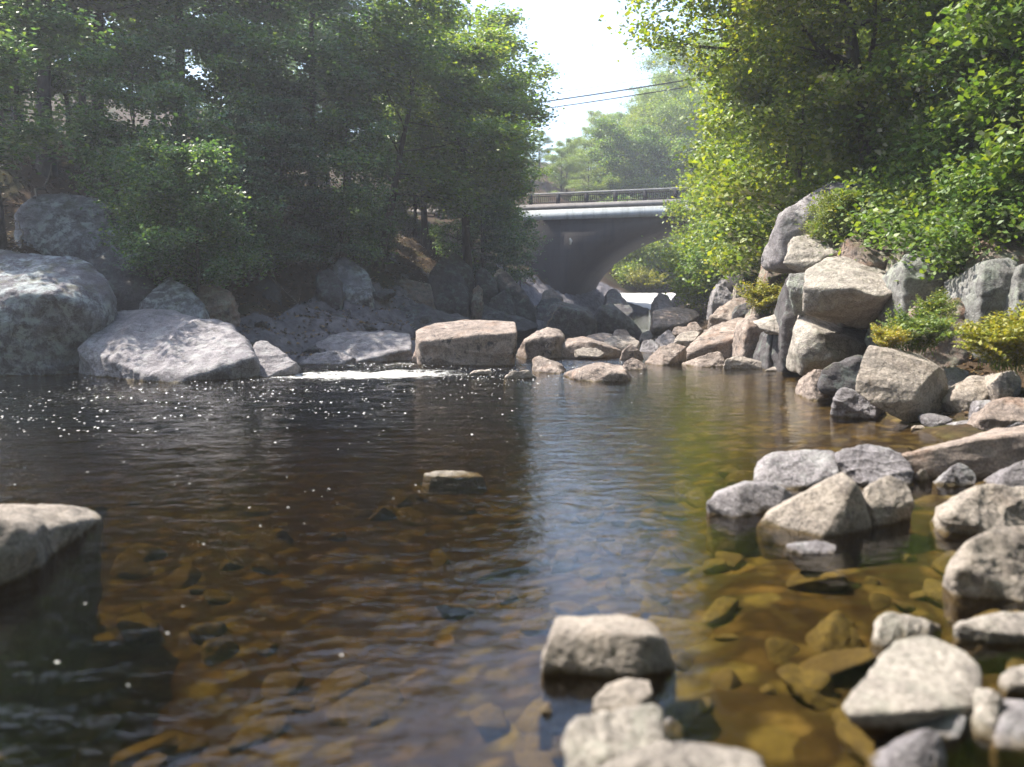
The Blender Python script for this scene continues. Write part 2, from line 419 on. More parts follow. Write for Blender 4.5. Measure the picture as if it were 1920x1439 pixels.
# ------------------------------------------------------------------ terrain
XL = ([-12, 8, 12, 15, 16.5, 18, 19.5, 22, 28, 37, 48, 55, 62, 70, 76, 84, 110, 400], [-15, -14, -13, -12.2, -11.4, -8.0, -4.4, -2.8, -1, 0.3, 3.6, 5.4, 7.8, 8.8, 12, 22, 60, 200])
XR = ([-12, 0, 3, 5, 7, 9, 11, 13, 15, 19, 22, 26, 34, 42, 50, 58, 64, 72, 80, 110, 400], [2.6, 2.6, 2.9, 3.9, 4.7, 4.9, 4.9, 5.4, 6.1, 6.3, 6.2, 6.3, 7.5, 9.4, 11.5, 14.5, 15.5, 18, 30, 75, 230])
ZW = ([-20, 28, 40, 55, 61, 62.5, 65, 67, 72, 400], [0, 0, 0.12, 0.28, 0.45, 0.75, 1.45, 1.8, 1.86, 1.9])
BR_C = np.array([6.97, 55.0]); _a = R(19)
BU, BW = np.array([math.cos(_a), -math.sin(_a)]), np.array([math.sin(_a), math.cos(_a)])
S0, HALF, RISE, WID = 6.77, 10.6, 6.75, 9.0      # arch crown position, half span, rise, bridge width
def rock_mask(x, y):
    dl = np.interp(y, *XL) - np.asarray(x, float)
    P = np.stack([x, y, np.zeros_like(x)], -1).reshape(-1, 3)
    n = fbm(P * 0.6 + 11, 3).reshape(dl.shape)
    return np.clip((4.2 + 3 * n - dl) / 0.8, 0, 1) * np.clip((dl + 0.8) / 0.6, 0, 1) * np.clip((np.asarray(y) - 14) / 2, 0, 1) * np.clip((74 - np.asarray(y)) / 3, 0, 1)
def ground_z(x, y):
    x, y = np.asarray(x, float), np.asarray(y, float)
    xl, xr, zw = np.interp(y, *XL), np.interp(y, *XR), np.interp(y, *ZW)
    P = np.stack([x, y, np.zeros_like(x)], -1).reshape(-1, 3)
    n1 = fbm(P * 0.35, 4).reshape(x.shape); n2 = fbm(P * 1.7 + 40, 4).reshape(x.shape)
    dl, dr = xl - x, x - xr
    hl = np.interp(dl, [0, 1, 3, 6, 10, 15, 40, 150, 400], [0, 0.4, 1.4, 3.0, 4.6, 6.0, 9, 22, 40]) * np.interp(y, [15, 20, 22, 26, 36], [0.5, 0.55, 0.62, 1, 1.3])
    hr = np.interp(dr, [0, 0.6, 1.5, 2.5, 4, 8, 20, 150, 400], [0, 0.5, 1.6, 2.7, 3.3, 4.4, 7, 24, 40]) * np.interp(y, [3, 7, 11, 13, 16, 30, 45], [0.12, 0.14, 0.18, 0.4, 0.9, 0.8, 0.55])
    dep = -np.minimum(np.minimum(0.05 + np.interp(-dr, [0, 2.2, 8], [0, 0.2, 1.6]), 0.1 + 0.35 * np.maximum(-dl, 0)), 0.95)
    bm_ = rock_mask(x, y)
    st = 0.33; q_ = (hl + 0.25 * n1 + 0.10 * x) / st; fr_ = q_ - np.floor(q_)
    hl = hl + bm_ * st * (np.clip(fr_ * 4 - 1.5, 0, 1) - fr_) * 0.9
    z = np.where(dl > 0, hl, np.where(dr > 0, hr, dep))
    k = np.where((dl > 0) | (dr > 0), np.clip(np.maximum(dl, dr) / 3, 0, 1), 0)
    z = z + n1 * (0.08 + 0.9 * k) + n2 * (0.07 + 0.16 * k) + zw
    # the road embankment beside the bridge
    rx, ry = x - BR_C[0], y - BR_C[1]
    s, q = rx * BU[0] + ry * BU[1], rx * BW[0] + ry * BW[1]
    off = np.maximum(np.maximum(-q, q - WID), 0)
    e = 7.45 - off * 0.85
    ends = np.maximum((-5.4 - s), (s - (S0 + HALF)))
    e = np.where(ends > 0, np.minimum(e, -0.4 + ends * 1.35), -9)
    z = np.maximum(z, e + 0.5 * n2)
    # hill far behind
    z = z + np.clip((y - 82) * 0.10, 0, 12) * np.clip(np.maximum(dl, dr) / 6, 0, 1)
    return z
def gz(x, y): return float(ground_z(np.array([x]), np.array([y]))[0])
def spaced(knots):                               # [(start, step), ..., (end, None)]
    out = []
    for (a, st), (b, _) in zip(knots[:-1], knots[1:]):
        out += list(np.arange(a, b - 1e-6, st))
    return np.array(out + [knots[-1][0]])
def grid_mesh(name, xs, ys, zf, mat):
    X, Y = np.meshgrid(xs, ys)
    Z = zf(X, Y)
    V = np.stack([X, Y, Z], -1).reshape(-1, 3)
    nx, ny = len(xs), len(ys)
    i = (np.arange(ny - 1)[:, None] * nx + np.arange(nx - 1)[None]).ravel()
    F = np.stack([i, i + 1, i + nx + 1, i + nx], -1)
    return mesh_np(name, V, F, mat), V
gx = spaced([(-170, 10), (-60, 2.5), (-24, 0.5), (-12, 0.16), (10, 0.3), (20, 1.0), (40, 3), (70, 10), (170, None)])
gy = spaced([(-30, 4), (-2, 0.3), (2, 0.13), (12, 0.22), (30, 0.45), (75, 1.5), (110, 6), (230, None)])
me, V = grid_mesh('ground', gx, gy, ground_z, M['ground'])
at_ = me.attributes.new('above', 'FLOAT', 'POINT')
ab = 0.5 + (V[:, 2] - np.interp(V[:, 1], *ZW)) * 0.5
at_.data.foreach_set('value', np.clip(ab, 0, 1).astype(np.float32))
a_ = me.attributes.new('bedrock', 'FLOAT', 'POINT')
a_.data.foreach_set('value', rock_mask(V[:, 0], V[:, 1]).astype(np.float32))
tag(obj('ground', me), kind='structure')

# ------------------------------------------------------------------ water
def bump2(x, y, cx, cy, sx, sy): return np.exp(-((x - cx) / sx) ** 2 - ((y - cy) / sy) ** 2)
def chop_f(x, y):
    c = 0.15 + 0.07 * np.clip((y - 6) / 8, 0, 1)
    c = c + 0.95 * bump2(x, y, -3.3, 17.6, 2.6, 2.4) + 0.5 * bump2(x, y, -5.5, 13.2, 4.0, 2.6) + 0.22 * bump2(x, y, -3.5, 9, 3.5, 3.5)
    c = c + 0.35 * bump2(x, y, 0.8, 20, 2.6, 3.5) + 0.1 * bump2(x, y, -2, 4, 2.2, 2)
    c = c - 0.08 * bump2(x, y, 4.2, 6, 2.2, 5)
    return np.clip(c + 0.8 * np.clip((y - 60) / 4, 0, 1), 0.05, 1)
def foam_f(x, y):
    f = 0.24 * bump2(x, y, -3.9, 18.4, 1.7, 0.5) + 0.30 * bump2(x, y, -2.2, 16.6, 1.9, 1.3) + 0.30 * bump2(x, y, -4.2, 16.0, 2.6, 1.1) + 0.22 * bump2(x, y, -5.8, 13.6, 2.6, 0.8)
    f = f + 0.2 * bump2(x, y, 0.4, 20.5, 0.9, 0.8) + 0.2 * bump2(x, y, 0.3, 24, 0.8, 2) + 0.3 * bump2(x, y, -2.6, 18.8, .5, .4)
    f = f + 0.75 * np.clip((y - 60.6) / 1.6, 0, 1) * np.clip((68.0 - y) / 1.5, 0, 1)
    return f
def painted_glint_f(x, y):
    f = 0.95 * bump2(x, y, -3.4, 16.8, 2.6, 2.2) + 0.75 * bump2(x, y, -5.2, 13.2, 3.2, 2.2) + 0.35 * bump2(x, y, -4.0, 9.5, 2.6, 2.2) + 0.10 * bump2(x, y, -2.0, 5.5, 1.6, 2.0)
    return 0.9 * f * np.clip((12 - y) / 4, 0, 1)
def painted_glitter_f(x, y):
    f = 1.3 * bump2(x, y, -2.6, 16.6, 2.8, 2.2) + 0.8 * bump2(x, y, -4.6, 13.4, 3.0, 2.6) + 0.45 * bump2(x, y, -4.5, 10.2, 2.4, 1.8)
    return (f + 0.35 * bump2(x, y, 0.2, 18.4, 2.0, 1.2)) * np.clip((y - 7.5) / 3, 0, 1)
def water_z(x, y):
    P = np.stack([x * 1.1, y * 2.0, np.zeros_like(x)], -1).reshape(-1, 3)
    n = fbm(P, 3).reshape(x.shape); n2 = fbm(P * 2.6 + 5, 3).reshape(x.shape)
    c = chop_f(x, y)
    return np.interp(y, *ZW) + n * 0.10 * c ** 2 + n2 * 0.05 * c ** 1.5
wx = spaced([(-22, 0.5), (-13, 0.09), (8, 0.3), (24, None)])
wy = spaced([(-4, 0.25), (1.5, 0.05), (10, 0.07), (22, 0.14), (36, 0.4), (60, 0.2), (69, 1), (100, None)])
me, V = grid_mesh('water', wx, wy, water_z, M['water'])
for nm, fn in (('chop', chop_f), ('foam', foam_f), ('painted_glint', painted_glint_f), ('painted_glitter', painted_glitter_f)):
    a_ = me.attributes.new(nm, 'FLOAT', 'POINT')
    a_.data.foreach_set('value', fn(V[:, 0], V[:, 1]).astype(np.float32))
tag(obj('water', me), kind='structure')

# ------------------------------------------------------------------ rocks
_ico = {}
def ico(n):
    if n not in _ico:
        bm = bmesh.new(); bmesh.ops.create_icosphere(bm, subdivisions=n, radius=1)
        V = np.array([v.co for v in bm.verts]); F = np.array([[v.index for v in f.verts] for f in bm.faces]); bm.free()
        _ico[n] = (V / np.linalg.norm(V, axis=1)[:, None], F)
    return _ico[n]
def hull_planes(P):
    bm = bmesh.new()
    for p in P: bm.verts.new(p)
    bmesh.ops.convex_hull(bm, input=bm.verts)
    bm.normal_update()
    N, D = [], []
    c = P.mean(0)
    fs = sorted(bm.faces, key=lambda f: -f.calc_area())
    for f in fs:
        n = np.array(f.normal); d = n @ np.array(f.verts[0].co)
        if n @ c > d: n, d = -n, -d
        if any(n @ m > 0.985 for m in N) or np.linalg.norm(n) < 0.5: continue
        N.append(n); D.append(max(d, 0.03))
    bm.free()
    return np.array(N), np.array(D)
def rock_shape(P, seed, sub=6, p=16, rough=1.0, chips=7, strata=0.5):
    rs = np.random.RandomState(seed)
    P = np.asarray(P, float)
    lo, hi = P.min(0), P.max(0)
    c, h = (lo + hi) / 2, np.maximum((hi - lo) / 2, 0.01)
    N, D = hull_planes((P - c) / h)
    Q = (P - c) / h
    p = p * 2.6
    for k in range(chips):
        n = rs.normal(size=3); n /= np.linalg.norm(n)
        N = np.vstack([N, n]); D = np.append(D, (Q @ n).max() * rs.uniform(0.84, 0.96))
    U, F = ico(sub)
    q = np.maximum(U @ N.T, 0) / D
    inv = (q ** p).sum(1) ** (1 / p)
    V = U / inv[:, None] * 1.025 * h
    s = float(np.sort(h)[1:].mean()) * 2          # a size
    fn = np.cross(V[F[:, 1]] - V[F[:, 0]], V[F[:, 2]] - V[F[:, 0]])
    vn = np.zeros_like(V)
    for k in range(3): np.add.at(vn, F[:, k], fn)
    vn /= np.linalg.norm(vn, axis=1)[:, None] + 1e-9
    o = rs.uniform(0, 90, 3)
    T = V / s
    ax = rs.normal(size=3) * 0.35 + np.array([0.15, -0.2, 1.0]); ax /= np.linalg.norm(ax)
    lay = (T @ ax) * 7 + 0.9 * fbm(T * 1.6 + o + 5, 3)
    saw = np.abs((lay % 1.0) - 0.5) * 2
    d = 0.018 * fbm(T * 1.7 + o, 3) + 0.026 * ridged(T * 3.1 + o, 4) - 0.010 + 0.022 * fbm(T * 8 + o, 5, gain=0.62)
    d = d + 0.016 * strata * (saw ** 3)
    V = V + vn * (d * s * rough)[:, None]
    return V + c, F
GZ = []
def rock(name, label, mat, pts, wl=None, d=None, thick=0.5, zb=-0.4, base=True, sub=6, p=18, rough=1.0, group=None, strata=0.5, chips=7, cat=None, shift=0.0, spread=None, snap=True):
    if d is None: d = dW(wl)
    d += shift
    P = [at(px, py, d + dd) for px, py, dd in pts]
    P = np.array(P)
    if base and zb <= -0.35 and wl and snap:               # low outline points stand on the waterline
        H = P[:, 2].max()
        for k, (px, py, dd) in enumerate(pts):
            if P[k, 2] < min(0.14, 0.4 * H):
                P[k] = at(px, py, min(dW(py, 0.0), d + 1.6)) if py > 600 else P[k]
    if base:
        lo, hi = P.min(0), P.max(0)
        cx = (lo[0] + hi[0]) / 2
        z0 = zb
        if zb <= -0.35: z0 = gz(cx, lo[1] + 0.1) - 0.08
        Dn = P.copy(); cyy = (lo[1] + hi[1]) / 2; sk = spread or (0.97 if zb > -0.35 else 0.82); Dn[:, 0] = cx + (Dn[:, 0] - cx) * sk; Dn[:, 1] = cyy + (Dn[:, 1] - cyy) * sk; Dn[:, 2] = z0
        Bk = P.copy(); Bk[:, 0] = cx + (Bk[:, 0] - cx) * 0.8; Bk[:, 2] = lo[2] + (Bk[:, 2] - lo[2]) * 0.5; Bk[:, 1] += thick * 0.8
        Bd = Dn.copy(); Bd[:, 1] += thick
        P = np.vstack([P, Dn, Bk, Bd])
    V, F = rock_shape(P, abs(hash_(label)) % 99991, sub, p, rough, chips, strata)
    c = V.mean(0); zmin = V[:, 2].min()
    org = np.array([c[0], c[1], zmin])
    me = mesh_np(name, V - org, F, M[mat])
    o = obj(name, me, loc=org)
    tag(o, label, cat or ('boulder' if 'boulder' in name else 'rock'), group)
    return o
def hash_(s):
    h = 5381
    for ch in s: h = (h * 33 + ord(ch)) & 0xffffffff
    return h

exec_rocks = True
# --- middle of the stream
G1 = 'rocks standing in the middle of the stream'
rock('boulder', 'big flat-topped slab boulder standing in the middle of the stream, front face dark', 'tan',
     [(800, 682, 0), (961, 686, 0.05), (782, 662, 0.2), (785, 645, 0.05), (840, 636, -0.02), (897, 629, -0.02), (965, 627, 0.1), (778, 620, 0.6), (826, 609, 1.3), (873, 603, 1.6), (940, 597, 1.8), (962, 598, 1.7)],
     wl=686, thick=0.3, sub=7, p=24, rough=0.55, strata=1.0, chips=3)
rock('rock', 'small reddish rock at the left foot of the flat-topped slab boulder', 'tan', [(772, 668, 0.1), (777, 655, 0.2), (790, 655, 0.2), (801, 668, 0.1), (798, 681, 0), (775, 680, 0)], wl=681, thick=0.2, group=G1)
rock('rock', 'low pale rock in the water just before the flat-topped slab boulder', 'cream', [(878, 704, 0), (893, 693, 0.2), (916, 692, 0.2), (926, 703, 0.1)], wl=705, thick=0.2, group=G1)
rock('rock', 'low pale rock awash, second to the right before the slab boulder', 'cream', [(943, 711, 0.05), (958, 697, 0.2), (990, 696, 0.3), (1004, 709, 0.1)], wl=712, thick=0.3, group=G1)
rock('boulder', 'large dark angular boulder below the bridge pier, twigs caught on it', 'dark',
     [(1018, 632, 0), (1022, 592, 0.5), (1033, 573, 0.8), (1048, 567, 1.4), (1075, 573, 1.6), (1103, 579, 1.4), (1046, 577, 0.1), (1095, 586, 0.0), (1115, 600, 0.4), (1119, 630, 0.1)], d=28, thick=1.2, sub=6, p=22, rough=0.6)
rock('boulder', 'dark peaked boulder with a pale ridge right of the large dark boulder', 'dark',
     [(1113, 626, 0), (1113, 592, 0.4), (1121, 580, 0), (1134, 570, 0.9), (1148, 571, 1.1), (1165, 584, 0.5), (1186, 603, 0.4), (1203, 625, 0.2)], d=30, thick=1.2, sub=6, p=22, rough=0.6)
rock('rock', 'peaked brown rock with dark front right of the slab boulder', 'tan',
     [(967, 668, 0.1), (984, 642, 0.1), (1000, 627, 0.3), (1029, 613, 0.9), (1047, 620, 0.9), (1064, 636, 0.7), (1064, 660, 0.3), (1030, 673, 0), (1012, 634, 0.05), (1042, 632, 0.1)], wl=673, thick=0.5, sub=6, p=20, rough=0.8)
rock('rock', 'long humped brown rock with dark front in mid stream', 'tan',
     [(1041, 652, 0.2), (1060, 637, 0.6), (1090, 632, 0.8), (1115, 637, 0.7), (1140, 648, 0.5), (1166, 659, 0.4), (1166, 669, 0.2), (1110, 673, 0), (1044, 671, 0.1), (1058, 645, 0), (1106, 642, 0)], wl=672, thick=0.5, sub=6, p=18, rough=0.8)
rock('rock', 'small pale flat stone lying against the front of the humped brown rock', 'cream', [(1077, 657, 0.05), (1095, 652, 0.15), (1124, 655, 0.15), (1131, 664, 0), (1120, 669, -0.1), (1084, 668, -0.1)], wl=672, shift=-0.35, thick=0.1, zb=0.05, group=G1)
rock('rock', 'low pink rock with a sloping back in the gap of the stream', 'tan', [(999, 690, 0), (1002, 671, 0.3), (1013, 668, 0.4), (1045, 680, 0.4), (1064, 696, 0.15), (1050, 701, 0), (1002, 699, 0)], wl=700, thick=0.3, group=G1, p=20)
rock('rock', 'long low rock with brown crest nearest the pool, front in shade', 'tan',
     [(1056, 704, 0.15), (1075, 697, 0.35), (1110, 685, 0.7), (1136, 681, 0.8), (1160, 686, 0.8), (1186, 697, 0.55), (1194, 708, 0.25), (1190, 716, 0.05), (1110, 716, 0.05), (1085, 708, 0.05), (1100, 697, 0.02), (1130, 694, 0), (1172, 702, 0)], wl=716, thick=0.3, sub=6, p=18)
rock('rock', 'small pointed tan rock right of the humped brown rock', 'tan', [(1162, 675, 0), (1169, 656, 0.25), (1183, 646, 0.4), (1200, 659, 0.3), (1207, 674, 0.1)], wl=676, thick=0.4, group=G1, p=20)
rock('rock', 'broken little rock where the pool meets the stones', 'tan', [(1164, 694, 0.05), (1174, 676, 0.25), (1186, 670, 0.35), (1206, 683, 0.25), (1215, 694, 0.05)], wl=695, thick=0.3, group=G1)
rock('rock', 'flat tan rock top behind the humped brown rock', 'tan', [(1090, 640, 0), (1108, 625, 0.8), (1146, 626, 0.9), (1152, 640, 0.2)], d=24, thick=0.6, group=G1)
rock('rock', 'smooth long tan rock behind the small pointed rock', 'cream', [(1126, 644, 0.1), (1144, 631, 0.7), (1180, 630, 0.8), (1199, 642, 0.3), (1192, 654, 0), (1135, 652, 0)], d=23, thick=0.5, group=G1)
rock('rock', 'tilted tan rock in front of the dark peaked boulder', 'tan', [(1150, 632, 0), (1153, 618, 0.4), (1176, 620, 0.5), (1183, 634, 0.1)], d=26, thick=0.4, group=G1)
rock('rock', 'round dark rock at the foot of the green pool', 'dark', [(1199, 638, 0), (1203, 624, 0.3), (1214, 620, 0.5), (1223, 626, 0.3), (1221, 638, 0)], d=27, thick=0.4, group=G1)
rock('rock', 'grey block at the left foot of the flat tan slab', 'shelf', [(1220, 652, 0), (1234, 632, 0.5), (1252, 619, 0.8), (1263, 624, 0.7), (1267, 643, 0.3), (1246, 654, 0)], d=25, thick=0.5, group=G1, p=20)
rock('rock', 'small cube-like grey rock with a shaded right side at the stream gap', 'shelf', [(1198, 664, 0), (1205, 640, 0.3), (1220, 637, 0.4), (1236, 646, 0.3), (1232, 662, 0)], d=22.5, thick=0.4, group=G1, p=20)
# --- right pile
G2 = 'rocks piled on the right bank'
rock('rock', 'wide flat sunlit tan slab beside the green pool', 'tan',
     [(1224, 612, 0), (1226, 583, 1.6), (1240, 576, 2.4), (1297, 577, 2.6), (1311, 592, 1.5), (1290, 604, 0.3), (1250, 614, 0)], d=33, thick=1.5, sub=6, p=20)
rock('rock', 'dark-fronted rock above the right end of the flat slab', 'tan', [(1270, 575, 0.2), (1290, 571, 0.8), (1330, 573, 0.9), (1313, 592, 0.1), (1298, 590, 0)], d=38, thick=1.0, group=G2)
rock('rock', 'small dark-sided rock below the flat slab', 'tan', [(1260, 628, 0), (1266, 613, 0.5), (1288, 614, 0.5), (1294, 624, 0.1)], d=27, thick=0.5, group=G2)
rock('rock', 'dark wedge rock leaning beside the small dark-sided rock', 'tan', [(1285, 624, 0), (1290, 607, 0.4), (1305, 604, 0.6), (1316, 618, 0.2), (1300, 622, 0)], d=27.5, thick=0.5, group=G2)
rock('rock', 'pale rock half hidden behind the long slanted rock', 'cream', [(1264, 640, 0), (1275, 626, 0.4), (1300, 620, 0.6), (1312, 624, 0.5), (1300, 640, 0)], d=24, thick=0.5, group=G2)
rock('boulder', 'long slanted tan boulder rising from the pool edge, pitted lower face', 'tan',
     [(1280, 669, 0), (1299, 641, 0.3), (1334, 612, 0.9), (1386, 596, 1.6), (1415, 602, 1.4), (1433, 620, 1.0), (1447, 640, 0.7), (1430, 676, 0.1), (1360, 672, -0.1), (1325, 645, -0.1), (1400, 630, 0.0)], d=20, thick=0.6, sub=6, p=20, rough=0.75)
rock('rock', 'smooth tan rock tapering down into the pool left of the slanted boulder', 'tan', [(1209, 682, 0.05), (1236, 653, 0.5), (1266, 642, 0.8), (1287, 650, 0.7), (1284, 680, 0.1), (1245, 686, 0)], wl=686, thick=0.4, sub=6)
rock('rock', 'low dark-bellied rock at the waterline under the slanted boulder', 'tan', [(1279, 684, 0.05), (1310, 670, 0.25), (1345, 659, 0.4), (1361, 668, 0.3), (1358, 688, 0), (1310, 689, 0)], wl=689, thick=0.3)
rock('rock', 'rounded pale rock at the waterline, middle of the right pool edge', 'cream', [(1355, 691, 0.02), (1362, 672, 0.25), (1385, 667, 0.4), (1420, 676, 0.3), (1433, 681, 0.2), (1430, 692, 0)], wl=693, thick=0.3, p=12)
rock('rock', 'upright rounded rock wedged left of the dark hollow', 'tan', [(1428, 676, 0.1), (1434, 648, 0.25), (1455, 639, 0.4), (1467, 655, 0.2), (1459, 688, 0.02), (1437, 690, 0)], wl=692, thick=0.4, p=14)
rock('rock', 'broken brown rock at the mouth of the dark hollow', 'tan', [(1457, 690, 0), (1460, 662, 0.3), (1478, 655, 0.4), (1491, 668, 0.3), (1490, 690, 0)], wl=692, thick=0.3, p=20)
rock('rock', 'thin flat white stone at the waterline of the right pool edge', 'cream', [(1435, 695, 0), (1450, 688, 0.15), (1480, 690, 0.15), (1488, 695, 0)], wl=697, thick=0.15, zb=-0.1)
rock('boulder', 'broad pale boulder under the big overhanging boulder, cracked sunlit front', 'pale',
     [(1496, 655, 0.1), (1491, 612, 0.4), (1500, 589, 1.0), (1560, 598, 1.5), (1605, 617, 1.6), (1643, 640, 1.1), (1625, 650, 0.5), (1592, 676, 0.2), (1560, 672, -0.1), (1513, 690, 0), (1530, 622, 0)], d=14.8, thick=0.8, sub=6, p=20, rough=0.7)
rock('boulder', 'pale boulder shoulder left of the cracked pale boulder, hollow under it', 'pale', [(1412, 603, 1.1), (1455, 589, 1.4), (1492, 580, 1.6), (1500, 632, 0.5), (1474, 634, 0.3), (1440, 626, 0.4), (1418, 612, 0.4)], d=16.6, thick=0.8, base=False, sub=6)
rock('boulder', 'big pale overhanging boulder on top of the right bank rocks, underside in shade', 'pale',
     [(1512, 502, 0.6), (1547, 489, 1.1), (1580, 480, 1.5), (1647, 486, 1.7), (1698, 499, 1.6), (1719, 515, 1.2), (1508, 540, 0), (1533, 562, -0.1), (1570, 541, -0.35), (1600, 540, -0.45), (1647, 558, -0.5), (1682, 548, -0.2), (1718, 540, 0.3), (1507, 590, 0.2), (1570, 603, 0.5), (1633, 617, 0.6), (1698, 585, 0.8), (1600, 600, 1.8)], d=14.4, base=False, sub=7, p=22, rough=0.6)
rock('rock', 'grey upright rock wedged under the left end of the overhanging boulder', 'greyledge', [(1472, 532, 0.2), (1478, 514, 0.5), (1509, 510, 0.6), (1511, 545, 0.1), (1508, 592, 0.3), (1489, 590, 0.3), (1494, 560, 0.1), (1480, 548, 0.1), (1500, 550, 1.0)], d=15.3, base=False, p=20)
rock('boulder', 'pale block under the top boulder, orange lichen on its edge', 'pale', [(1467, 482, 0.2), (1475, 455, 0.5), (1500, 440, 0.9), (1520, 438, 1.2), (1582, 455, 1.0), (1590, 478, 0.3), (1550, 493, 0), (1515, 511, 0.1), (1490, 513, 0.1), (1474, 502, 0.1), (1540, 500, 1.8)], d=15.9, base=False, sub=6, p=20)
rock('boulder', 'rounded grey boulder topmost on the right bank below the leaning trunk', 'shelf', [(1460, 425, 0.2), (1465, 403, 0.3), (1490, 379, 0.5), (1530, 357, 0.9), (1570, 341, 1.2), (1607, 337, 1.4), (1645, 350, 1.4), (1650, 430, 0.8), (1515, 445, 0.3), (1480, 448, 0.2), (1600, 380, 0.1)], d=17.2, thick=1.5, zb=2.2, sub=6, p=12)
rock('boulder', 'rust brown ledge block behind the overhanging boulder', 'ledge', [(1585, 490, 0.1), (1590, 448, 0.5), (1640, 432, 1.0), (1700, 428, 1.2), (1712, 470, 0.4), (1700, 495, 0.1), (1640, 495, 0)], d=15.4, thick=1.5, zb=1.0, sub=6, p=20)
rock('boulder', 'blue grey ledge block right of the overhanging boulder', 'greyledge', [(1690, 500, 0.2), (1700, 478, 0.5), (1745, 472, 0.6), (1805, 474, 0.5), (1828, 480, 0.3), (1824, 520, 0.1), (1792, 556, 0.1), (1742, 562, 0.1), (1700, 540, 0.2)], d=13.6, thick=1.4, zb=0.4, sub=6, p=20)
rock('boulder', 'dark brown ledge above the blue grey block', 'ledge', [(1705, 472, 0.1), (1712, 440, 0.6), (1760, 430, 1.0), (1825, 445, 0.9), (1832, 476, 0.2), (1770, 478, 0)], d=14.2, thick=1.4, zb=1.2, sub=6, p=20)
rock('boulder', 'dark rounded ledge at the right edge under the leaves', 'ledge', [(1832, 480, 0.2), (1836, 440, 0.5), (1870, 425, 0.9), (1950, 420, 1.2), (1990, 480, 0.4), (1920, 492, 0), (1850, 490, 0)], d=12.9, thick=1.5, zb=1.2, sub=6, p=16)
rock('boulder', 'yellowish split ledge block at the right edge above the ferns', 'greyledge', [(1838, 545, 0.1), (1842, 492, 0.3), (1880, 488, 0.4), (1906, 490, 0.4), (1904, 520, 0.1), (1885, 562, 0.1), (1860, 572, 0.1)], d=12.3, thick=1.4, zb=0.5, sub=6, p=20)
rock('boulder', 'pale ledge block cut by the right edge of the view', 'greyledge', [(1906, 560, 0.1), (1910, 500, 0.3), (1990, 490, 0.5), (2030, 560, 0.2), (1950, 600, 0)], d=12.0, thick=1.4, zb=0.5, sub=6, p=20)
rock('boulder', 'dark ledge base behind the ferns', 'ledge', [(1700, 690, 0.1), (1715, 570, 0.4), (1800, 560, 0.6), (1850, 570, 0.6), (1960, 600, 0.4), (1960, 690, 0)], d=12.4, thick=1.2, zb=-0.2, sub=6, p=18)
rock('boulder', 'sunlit overhanging block with dark right side at the pool corner', 'cream',
     [(1627, 649, 0.5), (1681, 656, 0.9), (1742, 678, 1.0), (1772, 698, 0.8), (1755, 689, 0.4), (1713, 740, -0.05), (1690, 786, 0.05), (1647, 764, 0.05), (1603, 733, 0.15), (1609, 697, 0.2), (1787, 800, 0.6), (1776, 735, 0.7), (1735, 800, 0.2)], wl=798, base=False, sub=7, p=24, rough=0.5, chips=3)
rock('rock', 'tilted grey stone leaning at the left foot of the sunlit overhanging block', 'shelf', [(1563, 747, 0.1), (1570, 730, 0.2), (1592, 729, 0.25), (1642, 755, 0.2), (1663, 772, 0.1), (1640, 786, 0), (1610, 777, 0), (1575, 760, 0)], wl=786, thick=0.3, p=20)
rock('rock', 'shaded rock in the hollow left of the sunlit overhanging block', 'tan', [(1516, 750, 0.05), (1519, 706, 0.3), (1531, 691, 0.4), (1556, 699, 0.4), (1572, 722, 0.3), (1562, 748, 0.1), (1530, 752, 0)], wl=753, thick=0.8, p=20)
rock('boulder', 'dark rock filling the hollow behind the sunlit overhanging block', 'dark', [(1540, 730, 0.1), (1545, 690, 0.3), (1600, 665, 0.5), (1660, 690, 0.5), (1800, 740, 0.5), (1800, 790, 0.2)], d=12.0, thick=1.0, p=18)
rock('rock', 'sunlit sloping slab right of the overhanging block', 'cream', [(1780, 748, 0), (1800, 718, 0.3), (1832, 702, 0.6), (1876, 701, 0.6), (1870, 722, 0.25), (1838, 755, 0), (1815, 775, -0.05)], d=10.0, thick=0.6, sub=6, p=22)
rock('rock', 'pale rock under the yellow fern at the right edge', 'cream', [(1872, 728, 0), (1878, 700, 0.3), (1905, 694, 0.4), (1915, 715, 0.2), (1900, 735, 0)], d=9.9, thick=0.5, group=G2)
rock('rock', 'grey rock between the overhanging block and the sloping slab', 'shelf', [(1762, 730, 0), (1768, 693, 0.3), (1795, 688, 0.4), (1815, 698, 0.4), (1805, 730, 0)], d=10.9, thick=0.5, group=G2)
rock('rock', 'dark hollow rock at the right edge above the long dark rock', 'tan', [(1840, 788, 0), (1858, 757, 0.3), (1890, 745, 0.4), (1935, 748, 0.4), (1960, 790, 0)], d=8.9, thick=0.4, group=G2, p=20)
rock('rock', 'little cracked stone left of the dark hollow rock', 'shelf', [(1832, 768, 0), (1837, 752, 0.15), (1858, 751, 0.2), (1862, 766, 0.05)], d=9.2, thick=0.2, zb=0.0, group=G2)
rock('rock', 'grey stone cluster end behind the long dark rock', 'shelf', [(1765, 808, 0.1), (1792, 792, 0.15), (1815, 787, 0.2), (1845, 795, 0.15), (1840, 812, 0)], wl=812, thick=0.25, group=G2, p=20)
rock('rock', 'small pale cobble in the amber water by the overhanging block', 'cream', [(1709, 804, 0.02), (1716, 798, 0.06), (1730, 798, 0.06), (1735, 804, 0.02)], wl=806, thick=0.06, zb=-0.1, group=G2, p=8, sub=5)
